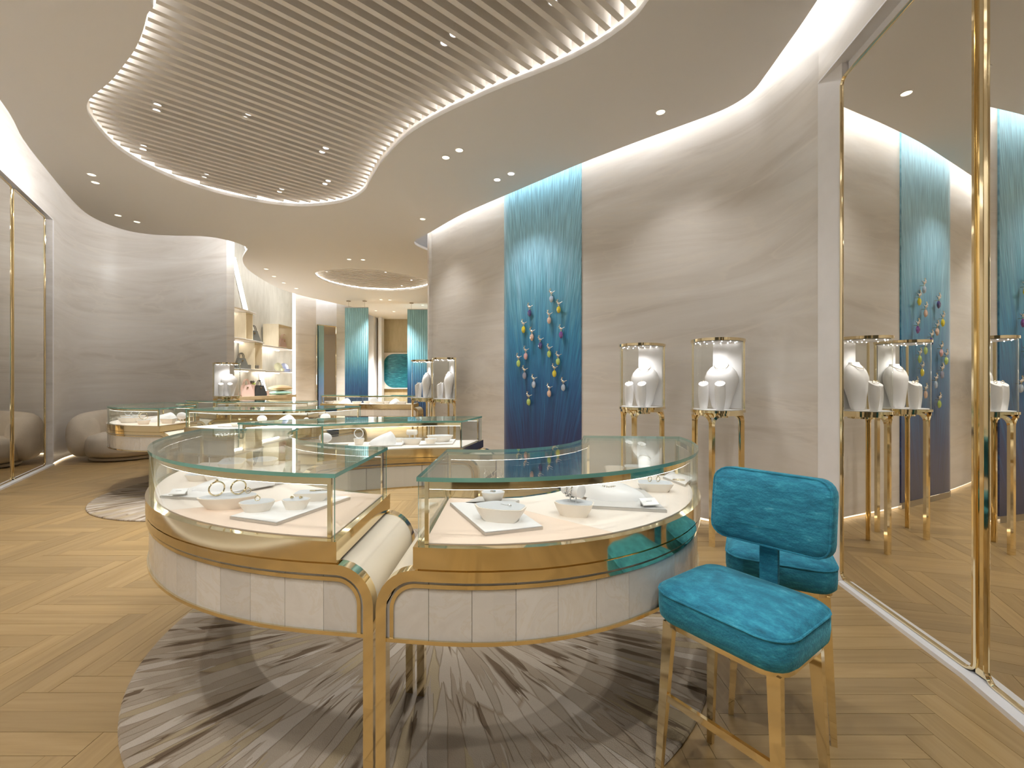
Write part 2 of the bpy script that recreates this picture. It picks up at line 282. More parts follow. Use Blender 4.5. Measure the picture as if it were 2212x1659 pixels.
# ------------------------------------------------------------------ mesh helpers
class MB:
    def __init__(s): s.v = []; s.f = []; s.mi = []
    def add(s, vs, fs, mi=0):
        o = len(s.v); s.v += [tuple(v) for v in vs]
        for f in fs: s.f.append([i + o for i in f]); s.mi.append(mi)
    def box(s, c, d, rz=0, M=None):
        x, y, z = d[0] / 2, d[1] / 2, d[2] / 2
        vs = [Vector((a, b, e)) for a in (-x, x) for b in (-y, y) for e in (-z, z)]
        R = Matrix.Rotation(rz, 3, 'Z') if M is None else M
        s.add([R @ v + Vector(c) for v in vs], [(0, 1, 3, 2), (4, 6, 7, 5), (0, 4, 5, 1), (2, 3, 7, 6), (0, 2, 6, 4), (1, 5, 7, 3)])
        return s
    def prism(s, poly, z0, z1, mi=0, mside=None):
        n = len(poly); vs = [(p[0], p[1], z0) for p in poly] + [(p[0], p[1], z1) for p in poly]
        s.add(vs, [list(range(n))[::-1], list(range(n, 2 * n))], mi)
        o = len(s.v) - 2 * n; ms = mi if mside is None else mside
        for i in range(n):
            j = (i + 1) % n; s.f.append([o + i, o + j, o + n + j, o + n + i]); s.mi.append(ms)
        return s
    def loft(s, rings, cap=True, closed=True):
        n = len(rings[0]); o = len(s.v)
        for r in rings: s.v += [tuple(p) for p in r]
        for k in range(len(rings) - 1):
            for i in range(n if closed else n - 1):
                j = (i + 1) % n; s.f.append([o + k * n + i, o + k * n + j, o + (k + 1) * n + j, o + (k + 1) * n + i]); s.mi.append(0)
        if cap:
            s.f.append([o + i for i in range(n)][::-1]); s.mi.append(0)
            s.f.append([o + (len(rings) - 1) * n + i for i in range(n)]); s.mi.append(0)
        return s
    def lathe(s, prof, c=(0, 0, 0), n=24, sx=1, sy=1):
        return s.loft([[(c[0] + r * sx * math.cos(2 * PI * i / n), c[1] + r * sy * math.sin(2 * PI * i / n), c[2] + z) for i in range(n)] for r, z in prof])
    def tube(s, pts, r, n=8, closed=False):
        pts = [Vector(p) for p in pts]; rings = []
        L = len(pts)
        up = None
        for i, p in enumerate(pts):
            a = pts[(i - 1) % L] if (closed or i) else p; b = pts[(i + 1) % L] if (closed or i < L - 1) else p
            t = (b - a).normalized()
            if up is None: up = t.orthogonal().normalized()
            up = (up - t * up.dot(t)).normalized(); w = t.cross(up)
            rr = r[i] if isinstance(r, (list, tuple)) else r
            rings.append([p + (up * math.cos(2 * PI * k / n) + w * math.sin(2 * PI * k / n)) * rr for k in range(n)])
        if closed: rings.append(rings[0]); return s.loft(rings, cap=False)
        return s.loft(rings)
    def torus(s, c, R, r, M=None, n=28, k=7):
        M = M or Matrix.Identity(3)
        return s.tube([Vector(c) + M @ Vector((R * math.cos(2 * PI * i / n), R * math.sin(2 * PI * i / n), 0)) for i in range(n)], r, k, True)
    def ball(s, c, rx, ry=None, rz=None, n=16, m=10, M=None):
        ry = ry or rx; rz = rz or rx; M = M or Matrix.Identity(3); rings = []
        for k in range(m + 1):
            a = -PI / 2 + PI * k / m; q = max(math.cos(a), .001)
            rings.append([Vector(c) + M @ Vector((rx * q * math.cos(2 * PI * i / n), ry * q * math.sin(2 * PI * i / n), rz * math.sin(a))) for i in range(n)])
        return s.loft(rings)
    def build(s, name, mat, parent=None, smooth=False, mats=None, bevel=0, auto=None):
        me = bpy.data.meshes.new(name); me.from_pydata(s.v, [], s.f)
        for mm in (mats or [mat]): me.materials.append(MATS[mm])
        if mats: me.polygons.foreach_set('material_index', s.mi)
        bm = bmesh.new(); bm.from_mesh(me)
        bmesh.ops.remove_doubles(bm, verts=bm.verts, dist=1e-6)
        bmesh.ops.recalc_face_normals(bm, faces=bm.faces)
        if bevel: bmesh.ops.bevel(bm, geom=list(bm.edges), offset=bevel, segments=2, affect='EDGES', profile=.6)
        bm.to_mesh(me); bm.free()
        if smooth:
            me.polygons.foreach_set('use_smooth', [True] * len(me.polygons)); me.set_sharp_from_angle(angle=auto or math.radians(40))
        return link(name, me, parent)
def link(name, me, parent=None):
    o = bpy.data.objects.new(name, me); COL.objects.link(o)
    if parent is not None:
        o.parent = parent; o.matrix_parent_inverse = Matrix.Translation(-Vector(parent.location)) if PARENT_WORLD else Matrix.Identity(4)
    return o
PARENT_WORLD = True      # parts are written in world coordinates unless a builder switches this off
def tag(o, label, cat, group=None):
    o['label'] = label; o['category'] = cat
    if group: o['group'] = group
    return o
def thing(name, label, cat, loc=(0, 0, 0), group=None):
    o = bpy.data.objects.new(name, None); COL.objects.link(o); o.location = loc; o.empty_display_size = .1
    return tag(o, label, cat, group)
def struct(o): o['kind'] = 'structure'; return o
class local:             # parts written in the thing's own coordinates
    def __enter__(s):
        global PARENT_WORLD; PARENT_WORLD = False
    def __exit__(s, *a):
        global PARENT_WORLD; PARENT_WORLD = True
def catmull(pts, per=6, closed=False):
    pts = [Vector((p[0], p[1], p[2] if len(p) > 2 else 0)) for p in pts]; n = len(pts); out = []
    for i in range(n if closed else n - 1):
        g = (lambda k: pts[k % n]) if closed else (lambda k: pts[min(max(k, 0), n - 1)])
        p0, p1, p2, p3 = g(i - 1), g(i), g(i + 1), g(i + 2)
        for k in range(per):
            t = k / per
            out.append(.5 * ((2 * p1) + (p2 - p0) * t + (2 * p0 - 5 * p1 + 4 * p2 - p3) * t * t + (3 * p1 - p0 - 3 * p2 + p3) * t ** 3))
    if not closed: out.append(pts[-1])
    return out
def resample(pts, n):
    pts = [Vector((p[0], p[1], 0)) for p in pts]; L = [0]
    for a, b in zip(pts, pts[1:]): L.append(L[-1] + (b - a).length)
    out = []; k = 0
    for i in range(n):
        s = L[-1] * i / (n - 1)
        while k < len(L) - 2 and L[k + 1] < s: k += 1
        q = (s - L[k]) / max(L[k + 1] - L[k], 1e-9); out.append(pts[k].lerp(pts[k + 1], q))
    return out, L[-1]
def arc(c, r, a0, a1, n=24):
    return [Vector((c[0] + r * math.cos(math.radians(a0 + (a1 - a0) * i / n)), c[1] + r * math.sin(math.radians(a0 + (a1 - a0) * i / n)), 0)) for i in range(n + 1)]
def sweep_strip(mb, mapf, path, w, o0, o1):
    """flat bar following path[(s,z)] on a surface; mapf(s,z,off) -> point"""
    n = len(path); rings = []
    for i in range(n):
        a = path[max(i - 1, 0)]; b = path[min(i + 1, n - 1)]
        dx, dz = b[2] - a[2], b[1] - a[1]; l = math.hypot(dx, dz) or 1
        nx, nz = -dz / l, dx / l
        s, z, _ = path[i]
        rings.append([mapf(s + nx * w / 2 if abs(nx) > 1e-4 else s, z + nz * w / 2, o) for o in (o0, o1)] + [mapf(s - nx * w / 2 if abs(nx) > 1e-4 else s, z - nz * w / 2, o) for o in (o1, o0)])
    return mb.loft(rings)

# ------------------------------------------------------------------ the setting: floor
floor = struct(MB().box((-2.6, 6.6, -.03), (13.4, 20.2, .03)).build('floor', 'sub_floor'))
PL, PW, GAP = .72, .102, .0016
def plank_mesh(l, w):
    mb = MB().box((0, 0, -.0075), (l - GAP, w - GAP, .015)); me = bpy.data.meshes.new('plank'); me.from_pydata(mb.v, [], mb.f); me.materials.append(MATS['oak'])
    uv = me.uv_layers.new(name='UVMap')
    for lp in me.loops: co = me.vertices[lp.vertex_index].co; uv.data[lp.index].uv = (co.x, co.y)
    return me
pm = plank_mesh(PL, PW); cand = []
for i in range(-170, 190):
    for j in range(-16, 17):
        for kind in (0, 1):
            ox, oy = i * PW + j * PL - 2, i * PW - j * PL + 6
            c = (ox + PL / 2, oy + PW / 2) if kind == 0 else (ox + PL + PW / 2, oy + PW - PL / 2)
            if -9 < c[0] < 3.8 and -3.2 < c[1] < 16.4: cand.append((c[0], c[1], kind))
RUGS = [((-.385, 2.5), 1.37), ((-3.3, 5.36), 1.33)]
def seen(c):
    x, y, k = c
    if y < .9: return 1e9
    px, py = CX + x / y * F, CY + CAMH / y * F
    if not (-60 < px < W + 60 and py < H_ + 90): return 1e9
    for (rx, ry), rr in RUGS:
        if math.hypot(x - rx, y - ry) < rr - .3: return 1e9
    return y
cand.sort(key=seen)
for x, y, k in cand[:300]:
    o = link('plank', pm, floor); o.location = (x, y, random.uniform(-.0004, .0004)); o.rotation_euler = (0, 0, k * PI / 2)
    o.matrix_parent_inverse = Matrix.Identity(4)
mv, mf, uvs = [], [], []
for x, y, k in cand[300:]:
    o = len(mv); l, w = (PL - GAP) / 2, (PW - GAP) / 2; dz = random.uniform(-.0004, .0004)
    for a, b, z in ((-l, -w, 0), (l, -w, 0), (l, w, 0), (-l, w, 0), (-l, -w, -.015), (l, -w, -.015), (l, w, -.015), (-l, w, -.015)):
        mv.append((x + (a if k == 0 else b), y + (b if k == 0 else a), z + dz)); uvs.append((a, b))
    q = [(0, 1, 2, 3), (0, 4, 5, 1), (1, 5, 6, 2), (2, 6, 7, 3), (3, 7, 4, 0)]
    mf += [[o + t for t in (f if k == 0 else f[::-1])] for f in q]
me = bpy.data.meshes.new('plank_field'); me.from_pydata(mv, [], mf); me.materials.append(MATS['oak'])
uv = me.uv_layers.new(name='UVMap')
for lp in me.loops: uv.data[lp.index].uv = uvs[lp.vertex_index]
o = link('plank_field', me, floor); o['kind'] = 'stuff'; o.matrix_parent_inverse = Matrix.Identity(4)

# ------------------------------------------------------------------ the setting: walls
def wall(name, pts, mat, z0=0.0, z1=5.3, th=.12, side=1, smooth=True):
    """upright wall along pts (room on the left when side=1 -> thickness to the right)"""
    pts = [Vector((p[0], p[1], 0)) for p in pts]; n = len(pts); back = []
    for i in range(n):
        t = (pts[min(i + 1, n - 1)] - pts[max(i - 1, 0)]).normalized(); back.append(pts[i] + Vector((t.y, -t.x, 0)) * th * side)
    mb = MB(); rings = []
    for a, b in zip(pts, back): rings.append([(a.x, a.y, z0), (b.x, b.y, z0), (b.x, b.y, z1), (a.x, a.y, z1)])
    mb.loft(rings); return mb.build(name, mat, smooth=smooth)
ZTOP = 5.3
RW = catmull([(-1.35, 7.1), (-.68, 6.33), (-.015, 5.63), (.42, 5.2), (.86, 4.77), (1.35, 4.38), (1.72, 4.06), (1.93, 3.82), (2.03, 3.55), (2.07, 3.28), (2.075, 3.0)], 5)
wr = struct(wall('wall_right', RW, 'marble', z0=.03, z1=ZTOP, side=-1))
MB().tube([(p.x - .0 + .02, p.y + .02, .016) for p in RW], .012, 6).build('base_light', 'base_led', wr)
struct(wall('wall_right_end', [(-1.35, 7.1), (-.5, 7.45), (1.5, 8.6), (3.2, 9.6)], 'marble', z1=ZTOP, side=1))
D1 = Vector((.1302, .9915, 0)); J = Vector((2.07, 3.0, 0))       # the mirrored recess on the right
HDR = 3.29
# wall above the recess header and beyond, towards the entrance
hd = [J, J - D1 * 1.2, J - D1 * 2.6, J - D1 * 6.0]
struct(wall('wall_right_header', hd, 'marble', z0=HDR, z1=ZTOP, side=-1, th=.3))
Jr = Vector((2.088, 2.80, 0))
mb = MB(); mb.prism([J + Vector((-.003, .004, 0)), Jr + Vector((-.006, .004, 0)), Jr + Vector((.10, .0, 0)), J + Vector((.12, .03, 0))], 0, HDR - .013)
struct(mb.build('trim_1', 'white_paint'))
M1a = Vector((2.088, 2.80, 0)); D2 = Vector((.2306, .9730, 0))
M1b = M1a - D1 * .93; M2a = M1b - D1 * .055; M2b = M2a - D2 * 1.3
def backing(name, a, b, c, d, z0, z1):
    return struct(MB().prism([a, b, c, d], z0, z1).build(name, 'white_paint'))
nr = Vector((D1.y, -D1.x, 0))
mb = MB(); mb.prism([M1a + nr * .03, M2a + nr * .03, M2b + nr * .03, M2b + nr * .2, M1a + nr * .2], 0, ZTOP); struct(mb.build('wall_behind_mirrors', 'white_paint'))
# marble plinth under the right mirrors
pl = MB(); pl.prism([Jr + Vector((-.055, -.03, 0)), M1b - nr * .06, M2b - nr * .075, M2b + nr * .03, M2a + nr * .03, M1a + nr * .03], 0, .022)
struct(pl.build('baseboard_right', 'white_paint'))
# header soffit, right
mb = MB(); mb.prism([J - nr * .004, J - D1 * 2.6 - nr * .004, J - D1 * 2.6 + nr * .25, J + nr * .2], HDR - .012, HDR - .002); struct(mb.build('trim_2', 'white_paint'))
def wall_mirror(name, a, b, z0, z1, outn, label, r=.045):
    """upright mirror between floor points a, b with a rounded gold rim; outn points into the room"""
    t = thing(name, label, 'mirror', (a.x, a.y, z0)); d = (b - a); L = d.length; d = d / L
    pts = []
    for cx, cz, a0 in ((L - r, z1 - r, 0), (r, z1 - r, 90), (r, z0 + r, 180), (L - r, z0 + r, 270)):
        for k in range(7):
            q = math.radians(a0 + 15 * k); pts.append((cx + r * math.cos(q), cz + r * math.sin(q)))
    fr = [a + d * x + Vector((0, 0, z)) + outn * .012 for x, z in pts]
    MB().tube(fr, .009, 6, True).build('gold_rim', 'gold', t, True)
    mb = MB(); f1 = [a + d * x + Vector((0, 0, z)) + outn * .010 for x, z in pts]; f0 = [p - outn * .02 for p in f1]
    mb.add(f1 + f0, [list(range(28)), list(range(28, 56))[::-1]] + [[i, (i + 1) % 28, 28 + (i + 1) % 28, 28 + i] for i in range(28)])
    mb.build('mirror_pane', 'mirror', t); return t
wall_mirror('wall_mirror', M1a, M1b, .03, 3.17, -nr, 'tall gold-rimmed wall mirror beside the white jamb, reflecting the glass pedestals')
nr2 = Vector((D2.y, -D2.x, 0))
wall_mirror('wall_mirror', M2a, M2b, .03, 3.17, -nr2, 'tall gold-rimmed wall mirror cut by the right edge of the picture')
MB().prism([M1b - nr * .008, M2a - nr * .008, M2a + nr * .04, M1b + nr * .04], .03, 3.2).build('trim_3', 'gold')['kind'] = 'structure'
# left side
LJ = Vector((-7.07, 6.84, 0)); DL = Vector((-.541, .841, 0)); nl = Vector((-.841, -.541, 0)); HL = 3.79
LW = catmull([LJ, (-7.46, 7.42), (-7.66, 7.95), (-7.5, 8.38), (-6.95, 8.56), (-6.3, 8.45), (-5.65, 8.22), (-5.15, 8.02)], 8)
wl = struct(wall('wall_left', LW, 'marble', z0=.03, z1=ZTOP, side=-1))
MB().tube([(p.x - .02, p.y + .02, .016) for p in LW[:30]], .012, 6).build('base_light', 'base_led', wl)
struct(wall('wall_left_end', [(-5.15, 8.02), (-5.6, 8.5), (-6.4, 8.95)], 'marble', z1=ZTOP, side=1))
struct(wall('wall_left_header', [LJ, LJ - DL * 2.5, LJ - DL * 10.8], 'marble', z0=HL, z1=ZTOP, side=1, th=.3))
mb = MB(); mb.prism([LJ, LJ + nl * .2, LJ + nl * .2 + DL * .06, LJ + DL * .06], 0, HL - .013); struct(mb.build('trim_4', 'white_paint'))
mb = MB(); mb.prism([LJ - nl * .004, LJ - DL * 10.8 - nl * .004, LJ - DL * 10.8 + nl * .3, LJ + nl * .3], HL - .012, HL - .002); struct(mb.build('trim_5', 'white_paint'))
Lm = LJ + nl * .05 - DL * .17
mb = MB(); mb.prism([Lm + nl * .03, Lm + nl * .2, Lm + nl * .2 - DL * 10.8, Lm + nl * .03 - DL * 10.8], 0, ZTOP); struct(mb.build('wall_behind_left_mirrors', 'backdrop_wall'))
mb = MB(); mb.prism([LJ - nl * .02, LJ - nl * .02 - DL * 10.8, Lm + nl * .03 - DL * 10.8, Lm + nl * .03], 0, .022); struct(mb.build('baseboard_left', 'white_paint'))
for k, lab in enumerate(('tall gold-rimmed wall mirror on the left, reflecting the round armchair', 'gold-rimmed wall mirror cut by the left edge of the picture')):
    wall_mirror('wall_mirror', Lm - DL * (.02 + 1.23 * k), Lm - DL * (1.2 + 1.23 * k), .03, 3.75, -nl, lab)
# back of the shop: shelving wall, piers, far wall
NW = catmull([(-6.3, 8.7), (-6.3, 9.4), (-6.3, 10.4), (-6.3, 11.4), (-6.3, 12.02), (-5.92, 12.1)], 6)
struct(wall('wall_niche', NW, 'niche_plaster', z1=ZTOP, side=-1))
struct(wall('wall_pier', [(-5.86, 12.02), (-5.52, 12.52)], 'marble', z1=ZTOP, side=-1, smooth=False))
struct(wall('wall_mirror_bay', [(-5.52, 12.52), (-5.12, 12.98)], 'white_paint', z1=ZTOP, side=-1, smooth=False))
struct(wall('wall_pier_far', [(-5.12, 12.98), (-4.9, 13.3), (-4.75, 13.9), (-5.0, 15.6)], 'marble', z1=ZTOP, side=-1, smooth=False))
struct(wall('wall_far', [(-5.2, 15.8), (3.3, 15.8)], 'tan_plaster', z1=ZTOP, side=-1, smooth=False))
pil = MB(); pil.box((-4.85, 15.3, 2.2), (.30, .4, 4.4)); pil.box((-4.55, 15.45, 2.2), (.12, .3, 4.4)); struct(pil.build('trim_6', 'white_paint'))
struct(wall('wall_far_right', [(3.2, 9.5), (3.2, 15.9)], 'backdrop_wall', z1=ZTOP, side=1, smooth=False))
struct(wall('wall_back', [(-3.2, -3.0), (2.4, -3.0)], 'backdrop_wall', z1=ZTOP, side=1, smooth=False))
MB().box((-.4, -2.96, 1.35), (2.6, .06, 2.7)).build('added_dark_reflector_1', 'dark_leather')['kind'] = 'structure'  # unseen dark panel, added to give the gold dark reflections
fm0, fm1 = Vector((-5.50, 12.515, 0)), Vector((-5.13, 12.95, 0)); fn = Vector((.72, -.69, 0)).normalized()
wall_mirror('wall_mirror', fm0, fm1, .03, 2.92, fn, 'narrow far mirror between the stone piers, reflecting a blue hanging', r=.01)

# ------------------------------------------------------------------ the setting: ceiling with recesses
def pc(x, y): v = P(x, y, ZC); return Vector((v.x, v.y, 0))
edgeL = [pc(*p) for p in ((0, 215), (50.6, 301.5), (101, 367), (152, 428), (187, 461), (228, 482.5), (278.5, 499), (329, 506.6), (380, 509), (430, 510), (468, 514), (506, 523), (526.6, 531), (534.7, 538), (529, 547), (524, 560), (531.6, 577.5), (557, 597.7), (599, 621), (642, 636), (697, 649), (751, 661))]
edgeR = [pc(*p) for p in ((923.6, 541), (904, 532.5), (895, 525), (900, 517), (923.6, 505), (979.3, 473), (1019, 453.4), (1078.8, 427.5), (1158, 393.7), (1254.8, 353), (1375.6, 306.5), (1484, 267), (1552, 241.4), (1592.6, 221), (1628, 195), (1655, 160), (1687.6, 114), (1728, 57), (1766, 0))]
preL = [Vector((-1.55, -2.9, 0)), Vector((-1.9, -1.0, 0)), Vector((-2.5, .8, 0)), Vector((-3.25, 2.2, 0))]
eL = catmull(preL + edgeL, 5); eR = catmull(edgeR, 5)
tailR = [Vector((1.80, 2.4, 0)), Vector((1.7, 1.6, 0)), Vector((1.5, 0, 0)), Vector((1.15, -2.9, 0))]
eR = eR + tailR
outline = eL + [Vector((-4.7, 13.35, 0)), Vector((-4.75, 15.75, 0)), Vector((3.1, 15.75, 0)), Vector((3.1, 9.9, 0)), Vector((.6, 8.4, 0)), Vector((-.9, 7.75, 0))] + eR
rec_px = [(324, 0), (317.7, 31.6), (306.6, 72.8), (290.8, 107.6), (268.6, 139), (240, 174), (211.6, 197.8), (194, 213.6), (187, 231), (194, 253), (214.8, 281.6), (243.3, 311.7), (275, 335.4), (322.4, 362.3), (379.4, 387.7), (449, 411.4), (512.3, 427.2), (575.6, 439.2), (638.9, 445.6), (686, 444.6), (733.8, 438.3), (765.5, 427.2), (787.6, 411.4), (797, 395.6), (811, 371), (830, 344), (878.5, 294), (944, 253.6), (1012.8, 220.8), (1084.4, 189.5), (1168, 156.7), (1227.6, 131.3), (1287.3, 100), (1341, 64), (1376.8, 32.8), (1402, 0)]
rec = [pc(*p) for p in rec_px] + [Vector((.93, 2.35, 0)), Vector((.9, 1.9, 0)), Vector((.6, 1.45, 0)), Vector((0, 1.2, 0)), Vector((-.9, 1.1, 0)), Vector((-1.7, 1.35, 0)), Vector((-2.1, 1.9, 0)), Vector((-2.2, 2.3, 0))]
rec1 = catmull(rec, 4, True)
r2 = [pc(*p) for p in ((680, 593), (686, 587), (705, 583), (745, 580.5), (800, 582), (850, 588), (895, 597), (925, 606), (932, 613), (922, 619), (895, 625), (860, 628), (820, 628), (770, 624), (720, 614), (692, 603))]
rec2 = catmull(r2, 4, True)
def flat_fill(name, loops, z, ex, mat):
    cu = bpy.data.curves.new(name, 'CURVE'); cu.dimensions = '2D'; cu.fill_mode = 'BOTH'; cu.extrude = ex
    for lp in loops:
        sp = cu.splines.new('POLY'); sp.points.add(len(lp) - 1); sp.use_cyclic_u = True
        for q, p in zip(sp.points, lp): q.co = (p.x, p.y, 0, 1)
    ob = bpy.data.objects.new(name, cu); COL.objects.link(ob)
    dg = bpy.context.evaluated_depsgraph_get(); me = bpy.data.meshes.new_from_object(ob.evaluated_get(dg))
    bpy.data.objects.remove(ob); bpy.data.curves.remove(cu)
    me.name = name; me.materials.clear(); me.materials.append(MATS[mat]); me.transform(Matrix.Translation((0, 0, z)))
    return me
TH = .02
ceil_ob = bpy.data.objects.new('ceiling', flat_fill('ceiling', [outline, rec1, rec2], ZC + TH, TH, 'ceiling_paint')); COL.objects.link(ceil_ob); struct(ceil_ob)
def offset_loop(lp, d):
    n = len(lp); ar = sum(lp[i].x * lp[(i + 1) % n].y - lp[(i + 1) % n].x * lp[i].y for i in range(n)); sg = 1 if ar > 0 else -1; out = []
    for i in range(n):
        t = (lp[(i + 1) % n] - lp[i - 1]).normalized(); out.append(lp[i] + Vector((t.y, -t.x, 0)) * d * sg)
    return out
def ribbon(pts, z0, z1, closed=False, off=0):
    mb = MB(); n = len(pts)
    vs = [(p.x, p.y, z0) for p in pts] + [(p.x, p.y, z1) for p in pts]
    mb.add(vs, [[i, (i + 1) % n, n + (i + 1) % n, n + i] for i in range(n if closed else n - 1)]); return mb
def recess(lp, hgt, spacing, sw, sh, angle, inset, lab):
    big = offset_loop(lp, .10)
    ribbon(big, ZC + .02, ZC + hgt, True).build('recess_wall', 'slat_paint', ceil_ob)
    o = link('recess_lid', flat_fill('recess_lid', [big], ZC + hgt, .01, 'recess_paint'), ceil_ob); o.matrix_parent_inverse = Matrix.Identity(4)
    ribbon(offset_loop(lp, .045), ZC + 2 * TH + .005, ZC + 2 * TH + .03, True).build('recess_light', 'recess_led', ceil_ob)
    clip = offset_loop(lp, -inset)
    d = Vector((math.sin(angle), math.cos(angle), 0)); nn = Vector((-d.y, d.x, 0))
    lo = min(p.dot(nn) for p in clip); hi = max(p.dot(nn) for p in clip); k = lo + spacing * .6; slats = []
    while k < hi - .02:
        xs = []
        for a, b in zip(clip, clip[1:] + clip[:1]):
            da, db = a.dot(nn) - k, b.dot(nn) - k
            if (da < 0) != (db < 0): xs.append(a.lerp(b, da / (da - db)).dot(d))
        xs.sort()
        for a, b in zip(xs[::2], xs[1::2]):
            if b - a > .08:
                c = nn * k + d * (a + b) / 2
                MB().box((c.x, c.y, ZC + .045 + sh / 2), (b - a, sw, sh), rz=math.atan2(d.y, d.x)).build('slat', 'slat_paint', ceil_ob)
        k += spacing
recess(rec1, .34, .101, .040, .13, math.radians(48.2), .015, 'main')
recess(rec2, .25, .105, .040, .09, math.radians(78), .02, 'far')
# cove lamps lying on the ceiling's rim, hidden from below
def cove(pts, sgn, m):
    q = []
    for i in range(len(pts)):
        t = (pts[min(i + 1, len(pts) - 1)] - pts[max(i - 1, 0)]).normalized(); q.append(pts[i] + Vector((t.y, -t.x, 0)) * .03 * sgn)
    ribbon(q, ZC + .28, ZC + .31).build('cove_light', m, ceil_ob)
cove(eL[:105], 1, 'cove_led_wide'); cove(eL[105:], 1, 'cove_led'); cove(eR[4:], 1, 'cove_led')
MB().box((-2.6, 6.5, ZTOP + .05), (13.6, 20, .1)).build('roof_slab', 'white_paint', ceil_ob)

# ------------------------------------------------------------------ downlights
def downlight(px, py, label, warm=True, z=ZC, power=1.0, r=.045, can=False, group=None, lit=True, pos=None, size=95):
    v = pos if pos is not None else P(px, py, z)
    t = thing('downlight', label, 'downlight', (v.x, v.y, z), group)
    with local():
        n = 18; mb = MB()
        ro, ri = r, r * .80
        mb.loft([[(q * math.cos(2 * PI * i / n), q * math.sin(2 * PI * i / n), zz) for i in range(n)] for q, zz in ((ro, .0), (ro, -.004), (ri, -.004), (ri, .012))], cap=False).build('trim_ring', 'white_paint', t)
        if can: MB().lathe([(ro, .0), (ro, .12)], n=n).build('housing', 'slat_paint', t, True)
        MB().lathe([(ri, -.001), (ri * .6, -.003), (.001, -.0035)], n=n).build('lens', 'lens_warm' if warm else 'lens_white', t)
        if lit:
            ld = bpy.data.lights.new('spot', 'SPOT'); ld.energy = SPOT_W * power; ld.spot_size = math.radians(size); ld.spot_blend = .8; ld.shadow_soft_size = .03
            ld.color = (1, .975, .94) if warm else (1, .99, .98)
            lo = bpy.data.objects.new('lamp', ld); COL.objects.link(lo); lo.parent = t; lo.location = (0, 0, -.012)
    return t
G1 = 'recessed downlights in the ceiling'
for x, y, w, lab in ((198, 377, 1, 'farther-left downlight of the pair between left wall and slatted recess, nearest the viewer'), (206, 394, 1, 'right-hand downlight of the pair between left wall and slatted recess, nearest the viewer'),
        (255, 465, 1, 'left downlight of the pair above the round armchair'), (296, 479, 1, 'right downlight of the pair above the round armchair'),
        (992, 324, 1, 'right downlight of the warm pair between slatted recess and blue silk panel'), (963, 340, 1, 'left downlight of the warm pair between slatted recess and blue silk panel'),
        (1104, 375, 0, 'right cool-white downlight just before the blue silk panel'), (1074, 388, 0, 'left cool-white downlight just before the blue silk panel'),
        (1427, 242, 1, 'single warm downlight in the ceiling above the two near glass pedestals'), (913, 473, 1, 'single downlight beside the cove notch at the right wall end'),
        (754, 560, 1, 'left downlight of the pair in front of the far oval recess'), (784, 561, 1, 'right downlight of the pair in front of the far oval recess'),
        (575, 581, 1, 'first downlight of the row of four over the shelving, nearest the viewer'), (592, 597, 1, 'second downlight of the row of four over the shelving'),
        (613, 611, 1, 'third downlight of the row of four over the shelving'), (640, 623, 1, 'last downlight of the row of four over the shelving'),
        (823, 647, 1, 'left downlight of the pair behind the far oval recess'), (842, 648, 1, 'right downlight of the pair behind the far oval recess'),
        (913, 659, 1, 'downlight over the right far blue hanging'), (812, 671, 1, 'left downlight before the tan far wall'), (851, 673, 1, 'right downlight before the tan far wall')):
    downlight(x, y, lab, bool(w), group=G1, power=.55 if x < 300 else (1.6 if 500 < x < 800 else (.45 if x > 950 else (5.0 if 600 < y < 665 else (9.0 if y > 665 else .5)))))
zs = ZC + .05
for x, y, lab in ((340, 226, 'upper'), (338, 238, 'lower'), (537, 245, 'upper'), (529, 254, 'lower'), (310, 315, 'upper'), (309, 322, 'lower'), (704, 319, 'upper'), (696, 327.5, 'lower'),
        (446, 377, 'upper'), (441, 383, 'lower'), (709, 390, 'upper'), (702, 396.6, 'lower'), (609, 407.5, 'upper'), (604, 413.5, 'lower'), (980, 73, 'upper'), (960, 92, 'lower'), (1194, 3, 'single')):
    where = {340: 'at the left end of the slatted recess', 537: 'at the middle of the slatted recess', 310: 'near the left rim of the slatted recess, below the bulge', 704: 'near the right rim, halfway along the slatted recess',
             446: 'near the lower left rim of the slatted recess', 709: 'near the lower right rim of the slatted recess', 609: 'nearest the far rim of the slatted recess', 980: 'between the wide near slats', 1194: 'at the top edge of the picture'}
    kx = {338: 340, 529: 537, 309: 310, 696: 704, 441: 446, 702: 709, 604: 609, 960: 980}.get(x, x)
    downlight(x, y, f'{lab} can spotlight {where[kx]}', False, z=zs, r=.032, can=True, power=.8 if x > 600 else .42, group='can spotlights between the slats', size=80)
for k, (x, y) in enumerate(((706, 587), (770, 583), (833, 588), (889, 605), (868, 617), (799, 615), (724, 603))):
    nm = ('at the left tip', 'at the top left', 'at the top right', 'at the right tip', 'at the lower right', 'at the lower middle', 'at the lower left')[k]
    downlight(x, y, f'tiny can spotlight {nm} of the far oval recess', False, z=zs, r=.028, can=True, power=.8, group='can spotlights in the far oval recess', lit=k in (1, 3, 5))
for k, (x, y) in enumerate(((-1.6, -.6), (-.2, -1.4), (1.0, -.4), (1.4, 1.3), (-2.7, 1.7), (-.9, .2), (.3, .1))):  # wide unseen lamps, added to fill the near side of the room
    downlight(0, 0, 'added unseen fill light in the ceiling behind the viewer', True, pos=Vector((x, y, 0)), group='added fill lights behind the viewer', power=.85, size=150)

